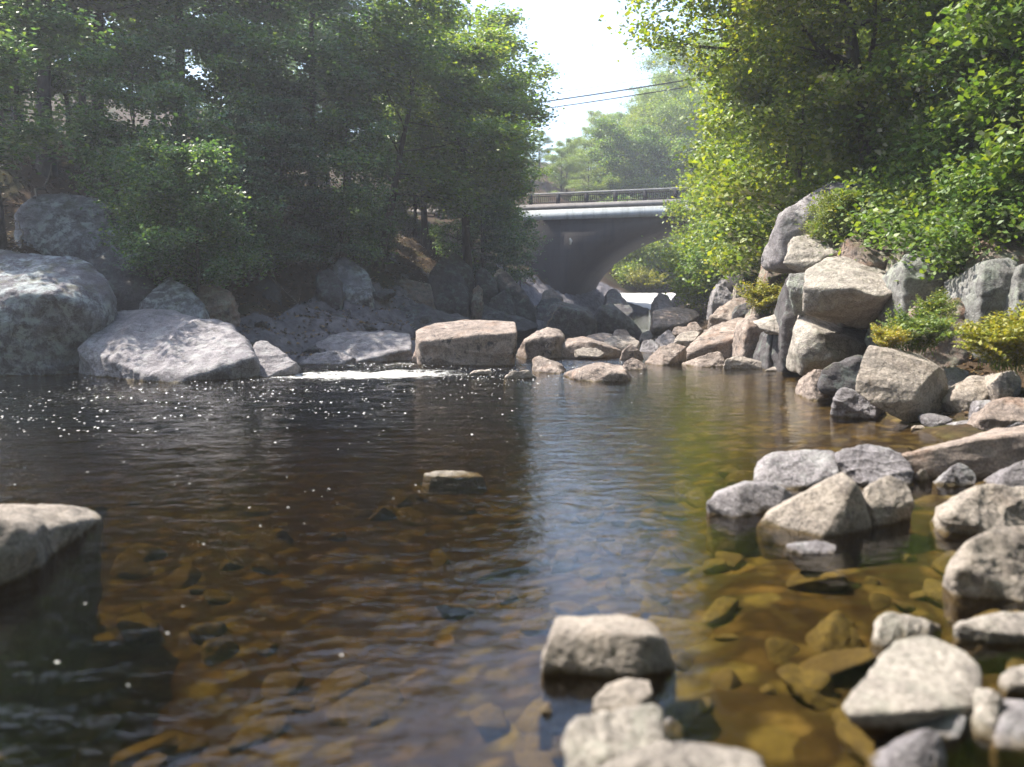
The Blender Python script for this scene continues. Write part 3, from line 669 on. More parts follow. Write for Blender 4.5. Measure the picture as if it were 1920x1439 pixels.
for lab, mt, pts, d_ in [('dark wet rock in the cleft left of the cracked pale boulder', 'dark', [(1440, 660, 0), (1448, 610, 0.4), (1490, 600, 0.6), (1505, 660, 0.2)], 17.2),
    ('brown soil-stained rock behind the orange fern', 'ledge', [(1405, 610, 0), (1415, 575, 0.5), (1450, 560, 0.8), (1485, 575, 0.7), (1490, 620, 0.2)], 20.5),
    ('shaded rock under the pale block', 'dark', [(1470, 600, 0), (1478, 520, 0.6), (1530, 510, 1), (1600, 520, 1), (1640, 620, 0.3)], 16.6),
    ('mossy rock in the shade above the greenish standing rock', 'ledge', [(1440, 520, 0), (1450, 470, 0.8), (1475, 455, 1.2), (1490, 520, 0.3)], 22),
    ('sloping tan rock right of the pipe mouths, low', 'tan', [(1395, 615, 0), (1405, 590, 0.5), (1445, 585, 0.8), (1465, 612, 0.2)], 18.8)]:
    rock('rock', lab, mt, pts, d=d_, thick=1.3, zb=-0.2, p=18, group=G2)
# --- rocks between pool and bridge on the right
rock('boulder', 'tall slanted grey rock below the hanging leaves, by the pipe mouths', 'shelf', [(1334, 570, 0), (1339, 540, 0.4), (1358, 516, 0.8), (1375, 511, 1.0), (1380, 545, 0.4), (1366, 572, 0)], d=29, thick=1.0, p=22)
rock('rock', 'broken pale rock left of the pipe mouths', 'cream', [(1379, 552, 0), (1382, 530, 0.3), (1394, 526, 0.4), (1402, 540, 0.2), (1398, 556, 0)], d=27, thick=0.6, zb=0.5, p=22, group=G2)
rock('boulder', 'greenish standing rock right of the pipe mouths', 'greyledge', [(1432, 560, 0), (1434, 527, 0.3), (1447, 507, 0.6), (1465, 509, 0.6), (1474, 530, 0.3), (1472, 565, 0)], d=24, thick=1.0, zb=0.3, p=20)
rock('rock', 'brown sloping rock left of the orange fern', 'tan', [(1330, 596, 0), (1345, 580, 0.5), (1375, 562, 1.0), (1400, 560, 1.0), (1404, 590, 0.2), (1380, 602, 0)], d=25, thick=0.7, p=20)
rock('rock', 'dark lumpy rock under the orange fern', 'dark', [(1375, 590, 0), (1385, 572, 0.3), (1405, 568, 0.4), (1420, 590, 0.1)], d=22.5, thick=0.6, group=G2)
G3 = 'rocks around the small cascade below the bridge'
rock('rock', 'rusty rock splitting the white cascade', 'tan', [(1228, 586, 0), (1226, 560, 1.5), (1236, 551, 2.5), (1252, 555, 2.5), (1262, 575, 1.0), (1255, 588, 0)], d=56, thick=2, zb=-0.2, group=G3, p=20)
rock('rock', 'flat ledge stones on the right lip of the cascade', 'tan', [(1262, 560, 0), (1270, 551, 1), (1300, 549, 2), (1318, 556, 1), (1310, 566, 0)], d=60, thick=2, zb=0.3, group=G3, p=20)
rock('rock', 'low reddish ledge right of the cascade', 'tan', [(1290, 568, 0), (1300, 560, 1), (1335, 556, 2), (1345, 566, 1), (1330, 574, 0)], d=52, thick=2, zb=0.0, group=G3, p=20)
rock('rock', 'rust coloured ledge capping the fall', 'tan', [(1225, 556, 0), (1232, 550, 1), (1262, 549, 1.5), (1272, 557, 0.5)], d=66, thick=2, zb=0.6, group=G3, p=18)
rock('rock', 'dark ledge stepping down left of the cascade under the arch', 'dark', [(1136, 600, 0), (1138, 545, 3), (1152, 545, 3.5), (1170, 562, 2), (1185, 580, 1), (1192, 590, 0)], d=53, thick=3, zb=-0.4, group=G3, p=18, sub=6)
rock('rock', 'dark wet ledge at the foot of the cascade', 'dark', [(1165, 585, 0), (1170, 566, 1), (1190, 573, 1.5), (1216, 580, 1), (1212, 584, 0)], d=57, thick=1.5, zb=0.0, group=G3, p=18)
# --- near right
G4 = 'rocks in the shallows at the lower right'
rock('rock', 'long dark log-like rock running off the right edge, sunlit rim', 'tan',
     [(1688, 852, 0.25), (1760, 837, 0.5), (1813, 817, 0.7), (1920, 799, 0.9), (2010, 788, 1.0), (1702, 872, 0.05), (1722, 892, 0), (1790, 906, 0), (1920, 884, 0.1), (2010, 870, 0.2), (1702, 855, 0.05), (1815, 828, 0.12), (1920, 812, 0.25)], wl=898, snap=False, thick=0.2, sub=6, p=20, rough=0.7)
rock('rock', 'broad grey rock with rounded left end, left of a dark crack', 'shelf', [(1416, 890, 0.15), (1425, 862, 0.3), (1450, 850, 0.45), (1550, 846, 0.55), (1566, 850, 0.5), (1571, 888, 0.2), (1530, 907, 0.05), (1490, 919, 0), (1440, 906, 0.05)], wl=919, thick=0.3, sub=6, p=18)
rock('rock', 'broad grey rock with horizontal grain, right of the dark crack', 'shelf', [(1563, 852, 0.4), (1620, 834, 0.6), (1660, 841, 0.6), (1692, 850, 0.5), (1707, 880, 0.3), (1717, 907, 0.1), (1640, 915, 0), (1571, 892, 0.15)], wl=919, thick=0.3, sub=6, p=18, strata=1.2)
rock('rock', 'low rock with sunlit left side and dark front, leftmost of the lower right rocks', 'shelf', [(1326, 942, 0.1), (1345, 922, 0.25), (1390, 905, 0.4), (1430, 902, 0.45), (1476, 909, 0.5), (1488, 938, 0.5), (1455, 958, 0.3), (1380, 970, 0), (1388, 912, 0.15)], wl=968, thick=0.2, sub=6, p=22, rough=0.7)
rock('rock', 'peaked prism rock with bright left face and black right face', 'cream',
     [(1421, 980, 0.1), (1500, 928, 0.22), (1577, 886, 0.3), (1603, 908, 0.18), (1640, 968, 0.42), (1633, 990, 0.32), (1540, 1006, -0.04), (1570, 1004, 0.02)], wl=1006, thick=0.25, sub=6, p=26, rough=0.5, chips=2)
rock('rock', 'pale rounded rock right behind the peaked prism rock', 'cream', [(1621, 912, 0.2), (1660, 897, 0.35), (1696, 909, 0.35), (1711, 940, 0.2), (1690, 968, 0.05), (1640, 988, 0), (1628, 952, 0.05)], wl=990, thick=0.15, p=16)
rock('rock', 'flat slab barely awash before the peaked prism rock', 'shelf', [(1475, 1022, 0.05), (1530, 1014, 0.12), (1568, 1024, 0.1), (1562, 1042, 0), (1500, 1040, 0)], wl=1040, thick=0.1, zb=-0.12, p=14, spread=0.5)
rock('rock', 'little sunlit stone standing at the foot of the long dark rock', 'cream', [(1716, 900, 0.02), (1722, 882, 0.06), (1735, 880, 0.06), (1744, 900, 0.02)], wl=905, thick=0.08, group=G4, sub=5)
rock('rock', 'dark peaked stone with a thin sunlit ridge under the long dark rock', 'shelf', [(1756, 910, 0.1), (1790, 872, 0.15), (1803, 868, 0.2), (1828, 888, 0.15), (1835, 912, 0)], wl=916, thick=0.15, p=24)
rock('rock', 'dark wedge with sunlit upper edge at the right edge', 'shelf', [(1853, 908, 0.05), (1880, 886, 0.15), (1920, 863, 0.25), (1980, 855, 0.3), (1980, 925, 0), (1880, 922, 0)], wl=925, thick=0.2, p=24)
rock('rock', 'sharp-edged grey rock cut by dark cracks at the right edge', 'cream', [(1769, 968, 0.05), (1800, 935, 0.2), (1840, 909, 0.3), (1872, 909, 0.35), (1940, 918, 0.4), (1960, 985, 0.1), (1870, 1004, 0), (1815, 1000, 0)], wl=1003, thick=0.3, sub=6, p=22, strata=1.2)
rock('rock', 'large smooth pale rock cut by the right edge', 'cream', [(1787, 1048, 0.08), (1800, 1034, 0.12), (1824, 1010, 0.2), (1870, 994, 0.3), (1930, 988, 0.35), (2010, 1000, 0.35), (2020, 1110, 0.05), (1920, 1130, 0), (1870, 1124, 0), (1800, 1096, 0.03)], wl=1128, thick=0.2, sub=6, p=14)
rock('rock', 'long flat pale stone just above water at the right edge', 'pale', [(1796, 1166, 0.05), (1850, 1152, 0.12), (1930, 1148, 0.15), (2010, 1152, 0.15), (2010, 1198, 0), (1920, 1206, 0), (1850, 1186, 0)], wl=1206, thick=0.1, zb=-0.25, p=16)
rock('rock', 'white stone with a dark notch behind the biggest pale rock', 'pale', [(1638, 1188, 0.05), (1640, 1163, 0.1), (1667, 1148, 0.18), (1745, 1167, 0.2), (1765, 1177, 0.15), (1740, 1192, 0.05), (1676, 1208, 0), (1657, 1214, 0)], wl=1216, thick=0.1, p=16)
rock('boulder', 'biggest pale rock of the lower right shallows, dark underside', 'pale',
     [(1577, 1326, 0.0), (1631, 1268, 0.2), (1676, 1204, 0.45), (1734, 1192, 0.5), (1775, 1209, 0.48), (1831, 1231, 0.38), (1838, 1274, 0.22), (1824, 1326, 0.06), (1751, 1333, -0.05), (1692, 1322, -0.02), (1619, 1349, -0.03), (1593, 1345, -0.03), (1640, 1392, 0.06), (1750, 1400, 0.12), (1700, 1330, 0.6)], d=2.82, base=False, sub=7, p=18, rough=0.6, chips=3)
rock('rock', 'tall pale stone at the right side of the biggest pale rock', 'pale', [(1807, 1352, 0.05), (1850, 1290, 0.15), (1877, 1298, 0.15), (1884, 1345, 0.08), (1862, 1388, 0), (1828, 1382, 0)], wl=1388, thick=0.15, p=18)
rock('rock', 'white stone tip at the right edge beside the tall pale stone', 'pale', [(1882, 1276, 0.02), (1910, 1258, 0.1), (1990, 1255, 0.15), (2000, 1305, 0), (1920, 1302, 0)], wl=1305, thick=0.1, p=14)
rock('rock', 'dark stone with pale edge below the tall pale stone', 'shelf', [(1868, 1400, 0), (1885, 1350, 0.12), (1930, 1320, 0.2), (1990, 1330, 0.2), (1990, 1410, 0)], wl=1410, thick=0.15, p=20)
rock('rock', 'narrow dark wedge stone under the biggest pale rock', 'shelf', [(1686, 1382, 0.05), (1720, 1350, 0.12), (1772, 1330, 0.15), (1812, 1346, 0.12), (1795, 1392, 0), (1720, 1398, 0)], wl=1402, thick=0.1, p=22)
rock('rock', 'pale grey pointed stone at the bottom edge lower right', 'shelf', [(1632, 1450, 0.02), (1680, 1412, 0.08), (1740, 1366, 0.15), (1766, 1374, 0.15), (1775, 1450, 0), (1700, 1480, 0)], wl=1475, thick=0.1, p=20)
# --- bottom centre
rock('rock', 'speckled flat-topped stone standing alone at the bottom centre', 'cream',
     [(1040, 1165, 0.3), (1100, 1159, 0.35), (1167, 1154, 0.4), (1224, 1171, 0.35), (1016, 1236, 0.02), (1043, 1182, 0.08), (1130, 1186, 0.06), (1226, 1190, 0.07), (1247, 1202, 0.12), (1267, 1260, 0.06), (1200, 1266, 0), (1120, 1258, 0)], wl=1266, thick=0.05, zb=-0.25, sub=7, p=18, rough=0.6, chips=3)
rock('rock', 'small stone with a black left side before the speckled flat-topped stone', 'cream', [(1112, 1312, 0.05), (1135, 1284, 0.12), (1166, 1275, 0.16), (1216, 1279, 0.16), (1222, 1300, 0.08), (1196, 1328, 0.02), (1155, 1340, 0), (1134, 1348, 0), (1118, 1332, 0.02)], wl=1348, thick=0.06, zb=-0.2, sub=6, p=20)
rock('rock', 'pale angular rock at the bottom edge, upper of a pair', 'pale', [(1058, 1365, 0.1), (1083, 1345, 0.15), (1135, 1354, 0.2), (1238, 1328, 0.3), (1243, 1392, 0.15), (1235, 1480, 0), (1110, 1450, 0), (1078, 1402, 0.02)], d=2.36, thick=0.1, sub=6, p=22)
rock('rock', 'pale low rock cut by the bottom edge, lower of a pair', 'pale', [(1105, 1448, 0.08), (1240, 1386, 0.2), (1332, 1402, 0.2), (1421, 1412, 0.18), (1434, 1448, 0.05), (1400, 1540, 0), (1150, 1540, 0)], d=2.2, thick=0.1, sub=6, p=20)
rock('rock', 'dark chip of stone tucked behind the pale angular rock', 'shelf', [(1238, 1362, 0.02), (1256, 1348, 0.06), (1278, 1366, 0.06), (1282, 1400, 0), (1245, 1398, 0)], d=2.8, thick=0.06, sub=5)
rock('rock', 'tiny stone tip breaking the blue reflection', 'tan', [(1010, 1340, 0.01), (1018, 1322, 0.03), (1030, 1318, 0.03), (1036, 1338, 0.01)], wl=1342, thick=0.04, zb=-0.15, sub=5)
# --- left
rock('rock', 'rock cut by the left edge, sunlit top and black front', 'cream', [(-70, 953, 1.3), (0, 956, 1.4), (73, 960, 1.5), (110, 956, 1.7), (162, 959, 1.7), (190, 979, 1.3), (172, 1000, 1.0), (134, 1036, 0.66), (60, 1016, 0.4), (0, 990, 0.1), (-70, 975, 0), (100, 1058, 0.4), (0, 1108, 0), (-70, 1125, -0.02)], wl=1110, thick=0.1, sub=6, p=18)
rock('rock', 'white stone just breaking the surface in mid pool', 'pale', [(796, 889, 0.05), (830, 885, 0.12), (858, 887, 0.12), (905, 894, 0.05), (860, 896, 0), (810, 893, 0)], wl=894, thick=0.15, zb=-0.16, spread=1.1, chips=0)
rock('boulder', 'huge lichen-spotted boulder cut by the left edge', 'lichen',
     [(-160, 470, 2.5), (0, 468, 2.6), (83, 470, 2.5), (150, 485, 2.1), (189, 511, 1.6), (211, 545, 1.1), (203, 582, 0.6), (150, 628, 0.2), (0, 600, -0.4), (-160, 620, -0.4), (0, 545, -0.2), (100, 555, -0.2), (160, 690, 0.8), (0, 700, 0.4), (-160, 700, 0.4)], d=16.2, thick=1.5, sub=7, p=14, rough=0.8)
rock('boulder', 'wide low slab of grey rock sloping into the water in dappled light', 'shelf',
     [(198, 584, 3.2), (235, 572, 3.8), (290, 583, 3.8), (367, 599, 3.4), (434, 610, 2.8), (468, 633, 1.7), (485, 668, 0.9), (463, 708, 0.2), (317, 718, 0), (233, 710, 0.1), (148, 699, 0.5), (155, 655, 1.2), (185, 608, 2.3)], wl=717, thick=0.5, sub=7, p=16, strata=1.2, rough=0.8)
rock('rock', 'low broken rock at the right end of the wide grey slab', 'shelf', [(465, 706, 0.1), (472, 655, 0.8), (485, 640, 1.1), (512, 650, 1.0), (555, 685, 0.4), (560, 698, 0.1), (500, 708, 0)], wl=707, thick=0.5, sub=6, strata=1.0)
rock('rock', 'flat little stone at the waterline below the lichen boulder', 'shelf', [(82, 688, 0.05), (100, 677, 0.2), (148, 679, 0.25), (155, 698, 0.05), (95, 698, 0)], wl=699, thick=0.3, zb=-0.2, p=12)
rock('boulder', 'grey lichened boulder above the wide grey slab', 'lichen', [(260, 562, 0.5), (288, 531, 0.8), (311, 517, 1.0), (350, 538, 0.8), (382, 574, 0.4), (378, 594, 0.1), (350, 602, 0), (275, 582, 0.1)], d=18.4, thick=0.8, zb=0.3, sub=6, p=16)
rock('boulder', 'dark grey slab between the lichen boulder and the boulder above', 'dark', [(163, 478, 0.8), (190, 468, 1.0), (250, 498, 0.9), (290, 536, 0.6), (303, 568, 0.2), (262, 576, 0), (212, 572, 0), (203, 535, 0.1)], d=18.8, thick=1.2, zb=0.6, sub=6)
rock('boulder', 'big grey boulder high on the left bank under the trees', 'lichen', [(28, 400, 0.3), (66, 367, 1.0), (140, 364, 1.3), (200, 380, 1.2), (242, 402, 0.9), (279, 440, 0.6), (297, 458, 0.5), (267, 480, 0.1), (183, 482, 0), (50, 447, 0), (28, 425, 0.1)], d=21.2, thick=1.5, zb=2.0, sub=6, p=18, rough=0.7)
rock('rock', 'mossy layered rock beside the sapling foot', 'ledge', [(364, 560, 0.3), (372, 538, 0.5), (405, 531, 0.6), (432, 553, 0.4), (428, 572, 0.1), (395, 590, 0), (372, 580, 0)], d=19.2, thick=0.8, zb=0.6, strata=2.0)
G5 = 'flat rock shelves along the left shore'
rock('rock', 'pale flat shelf rock left of the slab boulder at the shore', 'shelf', [(575, 672, 0.3), (605, 640, 1.2), (650, 624, 2.0), (720, 621, 2.2), (777, 628, 1.8), (783, 652, 0.8), (740, 672, 0.2), (655, 680, 0)], wl=680, thick=0.5, sub=6, strata=1.5, group=G5)
rock('rock', 'narrow low shelf rock by the riffle', 'shelf', [(560, 684, 0.1), (590, 664, 0.4), (625, 660, 0.5), (668, 672, 0.3), (640, 684, 0.05)], wl=685, thick=0.3, sub=6, strata=1.0, group=G5)
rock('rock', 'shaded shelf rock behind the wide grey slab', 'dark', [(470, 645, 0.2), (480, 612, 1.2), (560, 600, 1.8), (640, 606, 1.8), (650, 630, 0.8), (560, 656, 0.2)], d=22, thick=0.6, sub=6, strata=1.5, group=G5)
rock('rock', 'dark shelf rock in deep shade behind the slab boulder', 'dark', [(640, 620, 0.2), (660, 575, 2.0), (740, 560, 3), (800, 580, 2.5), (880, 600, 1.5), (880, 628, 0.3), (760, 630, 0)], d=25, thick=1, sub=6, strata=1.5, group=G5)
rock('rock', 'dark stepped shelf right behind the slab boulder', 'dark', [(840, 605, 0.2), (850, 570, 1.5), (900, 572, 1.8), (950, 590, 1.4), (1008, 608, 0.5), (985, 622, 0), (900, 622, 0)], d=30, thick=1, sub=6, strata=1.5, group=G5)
G6 = 'boulders in the shade of the left bank'
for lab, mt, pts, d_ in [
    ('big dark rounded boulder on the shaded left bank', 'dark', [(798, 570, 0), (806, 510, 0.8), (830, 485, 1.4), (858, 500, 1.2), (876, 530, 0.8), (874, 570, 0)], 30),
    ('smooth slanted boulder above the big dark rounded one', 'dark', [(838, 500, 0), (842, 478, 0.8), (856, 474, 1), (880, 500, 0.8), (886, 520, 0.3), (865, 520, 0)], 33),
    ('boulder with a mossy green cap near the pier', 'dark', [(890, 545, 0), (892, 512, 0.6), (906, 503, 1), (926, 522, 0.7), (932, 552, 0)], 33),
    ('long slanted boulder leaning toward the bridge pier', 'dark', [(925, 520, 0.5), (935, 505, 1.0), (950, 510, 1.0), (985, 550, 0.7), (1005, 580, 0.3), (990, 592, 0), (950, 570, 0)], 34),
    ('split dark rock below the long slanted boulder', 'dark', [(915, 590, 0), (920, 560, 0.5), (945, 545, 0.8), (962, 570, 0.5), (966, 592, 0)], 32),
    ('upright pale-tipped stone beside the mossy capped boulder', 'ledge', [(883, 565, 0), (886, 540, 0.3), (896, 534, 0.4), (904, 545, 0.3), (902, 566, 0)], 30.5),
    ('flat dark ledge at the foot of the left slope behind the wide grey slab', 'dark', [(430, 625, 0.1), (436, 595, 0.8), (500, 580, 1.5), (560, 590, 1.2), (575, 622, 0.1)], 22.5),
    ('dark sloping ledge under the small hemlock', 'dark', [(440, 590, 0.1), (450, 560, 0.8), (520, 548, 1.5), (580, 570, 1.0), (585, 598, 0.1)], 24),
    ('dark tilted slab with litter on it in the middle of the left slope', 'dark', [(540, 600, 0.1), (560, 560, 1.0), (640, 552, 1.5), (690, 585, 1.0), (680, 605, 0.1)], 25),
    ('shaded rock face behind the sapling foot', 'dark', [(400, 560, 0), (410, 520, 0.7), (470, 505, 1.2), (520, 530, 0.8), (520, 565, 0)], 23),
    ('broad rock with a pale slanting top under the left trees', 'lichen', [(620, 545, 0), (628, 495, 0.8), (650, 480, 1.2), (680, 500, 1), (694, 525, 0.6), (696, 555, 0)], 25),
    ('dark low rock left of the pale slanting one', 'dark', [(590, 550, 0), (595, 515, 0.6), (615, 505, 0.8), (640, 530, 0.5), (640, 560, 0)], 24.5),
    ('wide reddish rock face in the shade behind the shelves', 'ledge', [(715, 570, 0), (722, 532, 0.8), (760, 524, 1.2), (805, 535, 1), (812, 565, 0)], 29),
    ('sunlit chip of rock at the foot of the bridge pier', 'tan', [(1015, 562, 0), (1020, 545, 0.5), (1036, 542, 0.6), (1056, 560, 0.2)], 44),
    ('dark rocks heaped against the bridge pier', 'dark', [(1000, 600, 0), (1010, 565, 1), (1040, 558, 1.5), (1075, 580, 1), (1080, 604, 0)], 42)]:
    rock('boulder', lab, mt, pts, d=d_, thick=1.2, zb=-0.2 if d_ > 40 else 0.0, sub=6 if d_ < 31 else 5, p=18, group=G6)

# --- copies: small bank rocks and riverbed stones
rs = np.random.RandomState(11)
protos = []
for k in range(8):
    P = rs.uniform(-1, 1, (11, 3)) * np.array([1, 0.8, 0.55])
    V, F = rock_shape(P, 100 + k, 5, 2.6 if k % 2 else 4.0, 0.8)
    V = V / np.abs(V).max()
    protos.append(V)
def stone_meshes(name, mat): return [mesh_np(name, V, ico(5)[1], M[mat]) for V in protos]
def scatter(name, meshes, spots, label, cat, group):
    for i, (x, y, z, s) in enumerate(spots):
        o = obj(name, meshes[rs.randint(len(meshes))], loc=(x, y, z))
        o.rotation_euler = (rs.uniform(-0.25, 0.25), rs.uniform(-0.25, 0.25), rs.uniform(0, 6.28))
        o.scale = (s, s * rs.uniform(0.8, 1.1), s * rs.uniform(0.75, 1.1))
        tag(o, label, cat, group)
bedA, bedB = stone_meshes('riverbed_stone', 'bed'), stone_meshes('riverbed_stone', 'bedwarm')
def bed_spots(n, x0, x1, y0, y1, s0, s1, cond=None):
    out = []
    while len(out) < n:
        y = y0 + (y1 - y0) * rs.rand() ** 1.3; x = rs.uniform(x0, x1)
        if abs(x) > 0.68 * y + 0.3: continue
        z = gz(x, y)
        if z > -0.03: continue
        s = rs.uniform(s0, s1)
        s = min(s, max(0.06, -z * 1.5))
        out.append((x, y, z + 0.12 * s, s))
    return out
scatter('riverbed_stone', bedA + bedB[:3], bed_spots(150, 0.3, 4.6, 2.2, 8.5, 0.05, 0.22), 'olive brown stone under the shallow clear water', 'stone', 'stones on the riverbed seen through the water')
scatter('riverbed_stone', bedA[:4] + bedB, bed_spots(90, -5, 0.5, 2.4, 10, 0.07, 0.27), 'dark amber stone under the deeper brown water', 'stone', 'stones on the deeper riverbed seen through the water')
bank = stone_meshes('bank_stone', 'tan')
spots = []
while len(spots) < 60:
    y = rs.uniform(18.5, 36); x = np.interp(y, *XR) + rs.uniform(-1.0, 2.2)
    z = gz(x, y); s = rs.uniform(0.15, 0.42)
    spots.append((x, y, max(z, -0.1) + 0.1 * s, s))
scatter('bank_stone', bank, spots, 'small tan stone in the heap between pool and bridge', 'stone', 'small stones heaped on the right bank')
spots = []
while len(spots) < 26:
    y = rs.uniform(6.5, 12.5); x = np.interp(y, *XR) + rs.uniform(-0.1, 1.3)
    z = gz(x, y); s = rs.uniform(0.08, 0.2)
    spots.append((x, y, z + 0.2 * s, s))
scatter('bank_stone', stone_meshes('bank_stone', 'shelf'), spots, 'small grey stone lying on the near right bank', 'stone', 'small stones on the near right bank')
spots = []
while len(spots) < 36:
    y = rs.uniform(19, 46); x = np.interp(y, *XL) - rs.uniform(-0.3, 3.0)
    z = gz(x, y); s = rs.uniform(0.2, 0.6)
    spots.append((x, y, max(z, -0.1) + 0.1 * s, s))
scatter('bank_stone', stone_meshes('bank_stone', 'dark'), spots, 'dark stone on the shaded slope of the left bank', 'stone', 'stones on the shaded left bank')

# ------------------------------------------------------------------ bridge
def B(s, q, z): return np.array([BR_C[0] + s * BU[0] + q * BW[0], BR_C[1] + s * BU[1] + q * BW[1], z])
U3, W3, Z3 = np.array([*BU, 0]), np.array([*BW, 0]), np.array([0, 0, 1.0])
br = empty('bridge', tuple(B(S0, WID / 2, 0)), label='concrete arch road bridge with dark railing crossing the stream', cat='bridge')
def part(name, me, parent=br):
    o = obj(name, me); o.parent = parent
    p = parent
    off = Vector((0, 0, 0))
    while p: off += p.location; p = p.parent
    o.location = -off if parent is br else Vector((0, 0, 0))
    return o
n = 40
prof = []
for i in range(n + 1):
    a = math.pi * (1 - i / n)
    prof.append((S0 + HALF * math.cos(a), RISE * abs(math.sin(a)) ** 0.92))
V, F = [], []
TOP = 6.9
for q in (0, WID):
    for s_, z_ in prof: V += [B(s_, q, z_ - 0.05), B(s_, q, TOP)]
m_ = 2 * (n + 1)
for i in range(n):
    a = 2 * i
    F += [[a, a + 2, a + 3, a + 1], [m_ + a, m_ + a + 1, m_ + a + 3, m_ + a + 2]]
    F += [[a, m_ + a, m_ + a + 2, a + 2], [a + 1, a + 3, m_ + a + 3, m_ + a + 1]]
spm = MB(); spm.V, spm.F = V, F
for sa, sb in ((S0 - HALF - 6.5, S0 - HALF), (S0 + HALF, S0 + HALF + 7)):
    spm.box(B((sa + sb) / 2, WID / 2, (TOP - 1.5) / 2), U3, W3, Z3, (sb - sa) / 2, WID / 2, (TOP + 1.5) / 2)
part('arch', spm.mesh('arch', M['shadowconcrete']))
g_ = MB(); g_.box(B(6, -0.12, 7.17), U3, W3, Z3, 15.5, 0.16, 0.33); g_.box(B(6, WID + 0.12, 7.17), U3, W3, Z3, 15.5, 0.16, 0.33)
girder = part('girder', g_.mesh('girder', M['girder']))
h_ = MB(); c0 = B(6.3, -0.285, 7.36)
h_.tube([c0 + W3 * 0.06, c0 - W3 * 0.02], 0.10, 12)
ho = obj('drain_hole', h_.mesh('drain_hole', M['steel'])); ho.parent = girder
for s_ in (-0.6, 1.0):
    pass
g_ = MB(); g_.box(B(5, -0.14, 7.69), U3, W3, Z3, 21, 0.28, 0.185); g_.box(B(5, WID + 0.14, 7.69), U3, W3, Z3, 21, 0.28, 0.185)
part('coping', g_.mesh('coping', M['concrete']))
g_ = MB(); g_.box(B(6, WID / 2, 7.3), U3, W3, Z3, 16, WID / 2 - 0.1, 0.36)
part('deck', g_.mesh('deck', M['asphalt']))
k = -0
for side_q in (0.0, WID):
    g_ = MB()
    g_.box(B(-3, side_q, 8.62), U3, W3, Z3, 30, 0.07, 0.055)
    part('top_rail', g_.mesh('top_rail', M['galv']))
    g_ = MB()
    g_.box(B(6, side_q, 8.02), U3, W3, Z3, 12, 0.04, 0.035); g_.box(B(6, side_q, 8.46), U3, W3, Z3, 12, 0.04, 0.035)
    for i in range(24 * 7 + 1):
        s_ = -6 + i / 7.0
        g_.box(B(s_, side_q, 8.24), U3, W3, Z3, 0.018, 0.018, 0.2)
    part('railing_panel', g_.mesh('railing_panel', M['steel']))
    for i in range(13):
        g_ = MB(); g_.box(B(-6 + 2 * i, side_q, 8.22), U3, W3, Z3, 0.12 if i % 2 else 0.10, 0.10, 0.345)
        part('post', g_.mesh('post', M['steel']))
wm_ = MB(); wm_.tube([B(-3.15, -0.02, 5.55), B(-3.05, -0.03, 5.35), B(-3.1, -0.02, 5.12)], [0.06, 0.1, 0.05], 6)
part('paint_mark', wm_.mesh('paint_mark', M['whitepaint']))
g_ = MB(); g_.box(B(-40, WID / 2, 7.62), U3, W3, Z3, 30, 3.6, 0.05); g_.box(B(52, WID / 2, 7.62), U3, W3, Z3, 30, 3.6, 0.05)
tag(obj('road', g_.mesh('road', M['asphalt'])), kind='structure')
# overhead cables
for dy, lab, r_ in ((0, 'upper of the two black overhead cables above the bridge', 0.045), (13, 'lower black overhead cable above the bridge', 0.035), (-14, 'faint topmost thin cable crossing the gap of sky', 0.012)):
    a_, b_ = at(620, 235 + dy, 74), at(1620, 92 + dy, 48)
    pts = [a_ + (b_ - a_) * t - np.array([0, 0, 1]) * 2.0 * t * (1 - t) for t in np.linspace(0, 1, 25)]
    mb = MB(); mb.tube(pts, r_, 6)
    tag(obj('overhead_cable', mb.mesh('overhead_cable', M['wire'])), lab, 'cable', 'overhead cables')
# culvert pipe mouths
for px, py, rr, lab in ((1409, 533, 0.30, 'left one of two dark round pipe mouths in the right bank'), (1433, 522, 0.34, 'right one of two dark round pipe mouths in the right bank')):
    c = at(px, py, 27.5)
    mb = MB(); ring = []
    for (rr_, yy) in ((rr, 3.0), (rr, 0), (rr * 1.12, 0), (rr * 1.12, 3.0)):
        ring.append([(c[0] + rr_ * math.cos(a), c[1] + yy, c[2] + rr_ * math.sin(a)) for a in np.linspace(0, 2 * math.pi, 25)[:-1]])
    for r0_ in ring: mb.V += [np.array(p) for p in r0_]
    for j in range(3):
        for i in range(24):
            mb.F.append([j * 24 + i, j * 24 + (i + 1) % 24, (j + 1) * 24 + (i + 1) % 24, (j + 1) * 24 + i])
    tag(obj('culvert_pipe', mb.mesh('culvert_pipe', M['shadowconcrete'], True)), lab, 'pipe', 'pipe mouths in the right bank')

# ------------------------------------------------------------------ foliage
def leaves_mesh(name, C, size, rng, mat, tilt=0.6, aspect=0.62, dirs=None, jitter=0.35):
    n = len(C)
    nrm = np.stack([rng.normal(0, tilt, n), rng.normal(0, tilt, n), np.ones(n)], -1); nrm /= np.linalg.norm(nrm, axis=1)[:, None]
    if dirs is None:
        a = rng.uniform(0, 2 * np.pi, n); dirs = np.stack([np.cos(a), np.sin(a), -0.25 + 0 * a], -1)
    u = dirs - (dirs * nrm).sum(1)[:, None] * nrm; u /= np.linalg.norm(u, axis=1)[:, None] + 1e-9
    v = np.cross(nrm, u)
    L = (size * rng.uniform(1 - jitter, 1 + jitter, n))[:, None]
    fold = nrm * L * rng.uniform(0.05, 0.16, n)[:, None]
    V = np.stack([C - u * L * 0.5, C - v * L * aspect * 0.5 + fold + u * L * 0.04, C + u * L * 0.5, C + v * L * aspect * 0.5 + fold + u * L * 0.04], 1).reshape(-1, 3)
    F = np.arange(4 * n).reshape(n, 4)
    return mesh_np(name, V, F, mat, False)
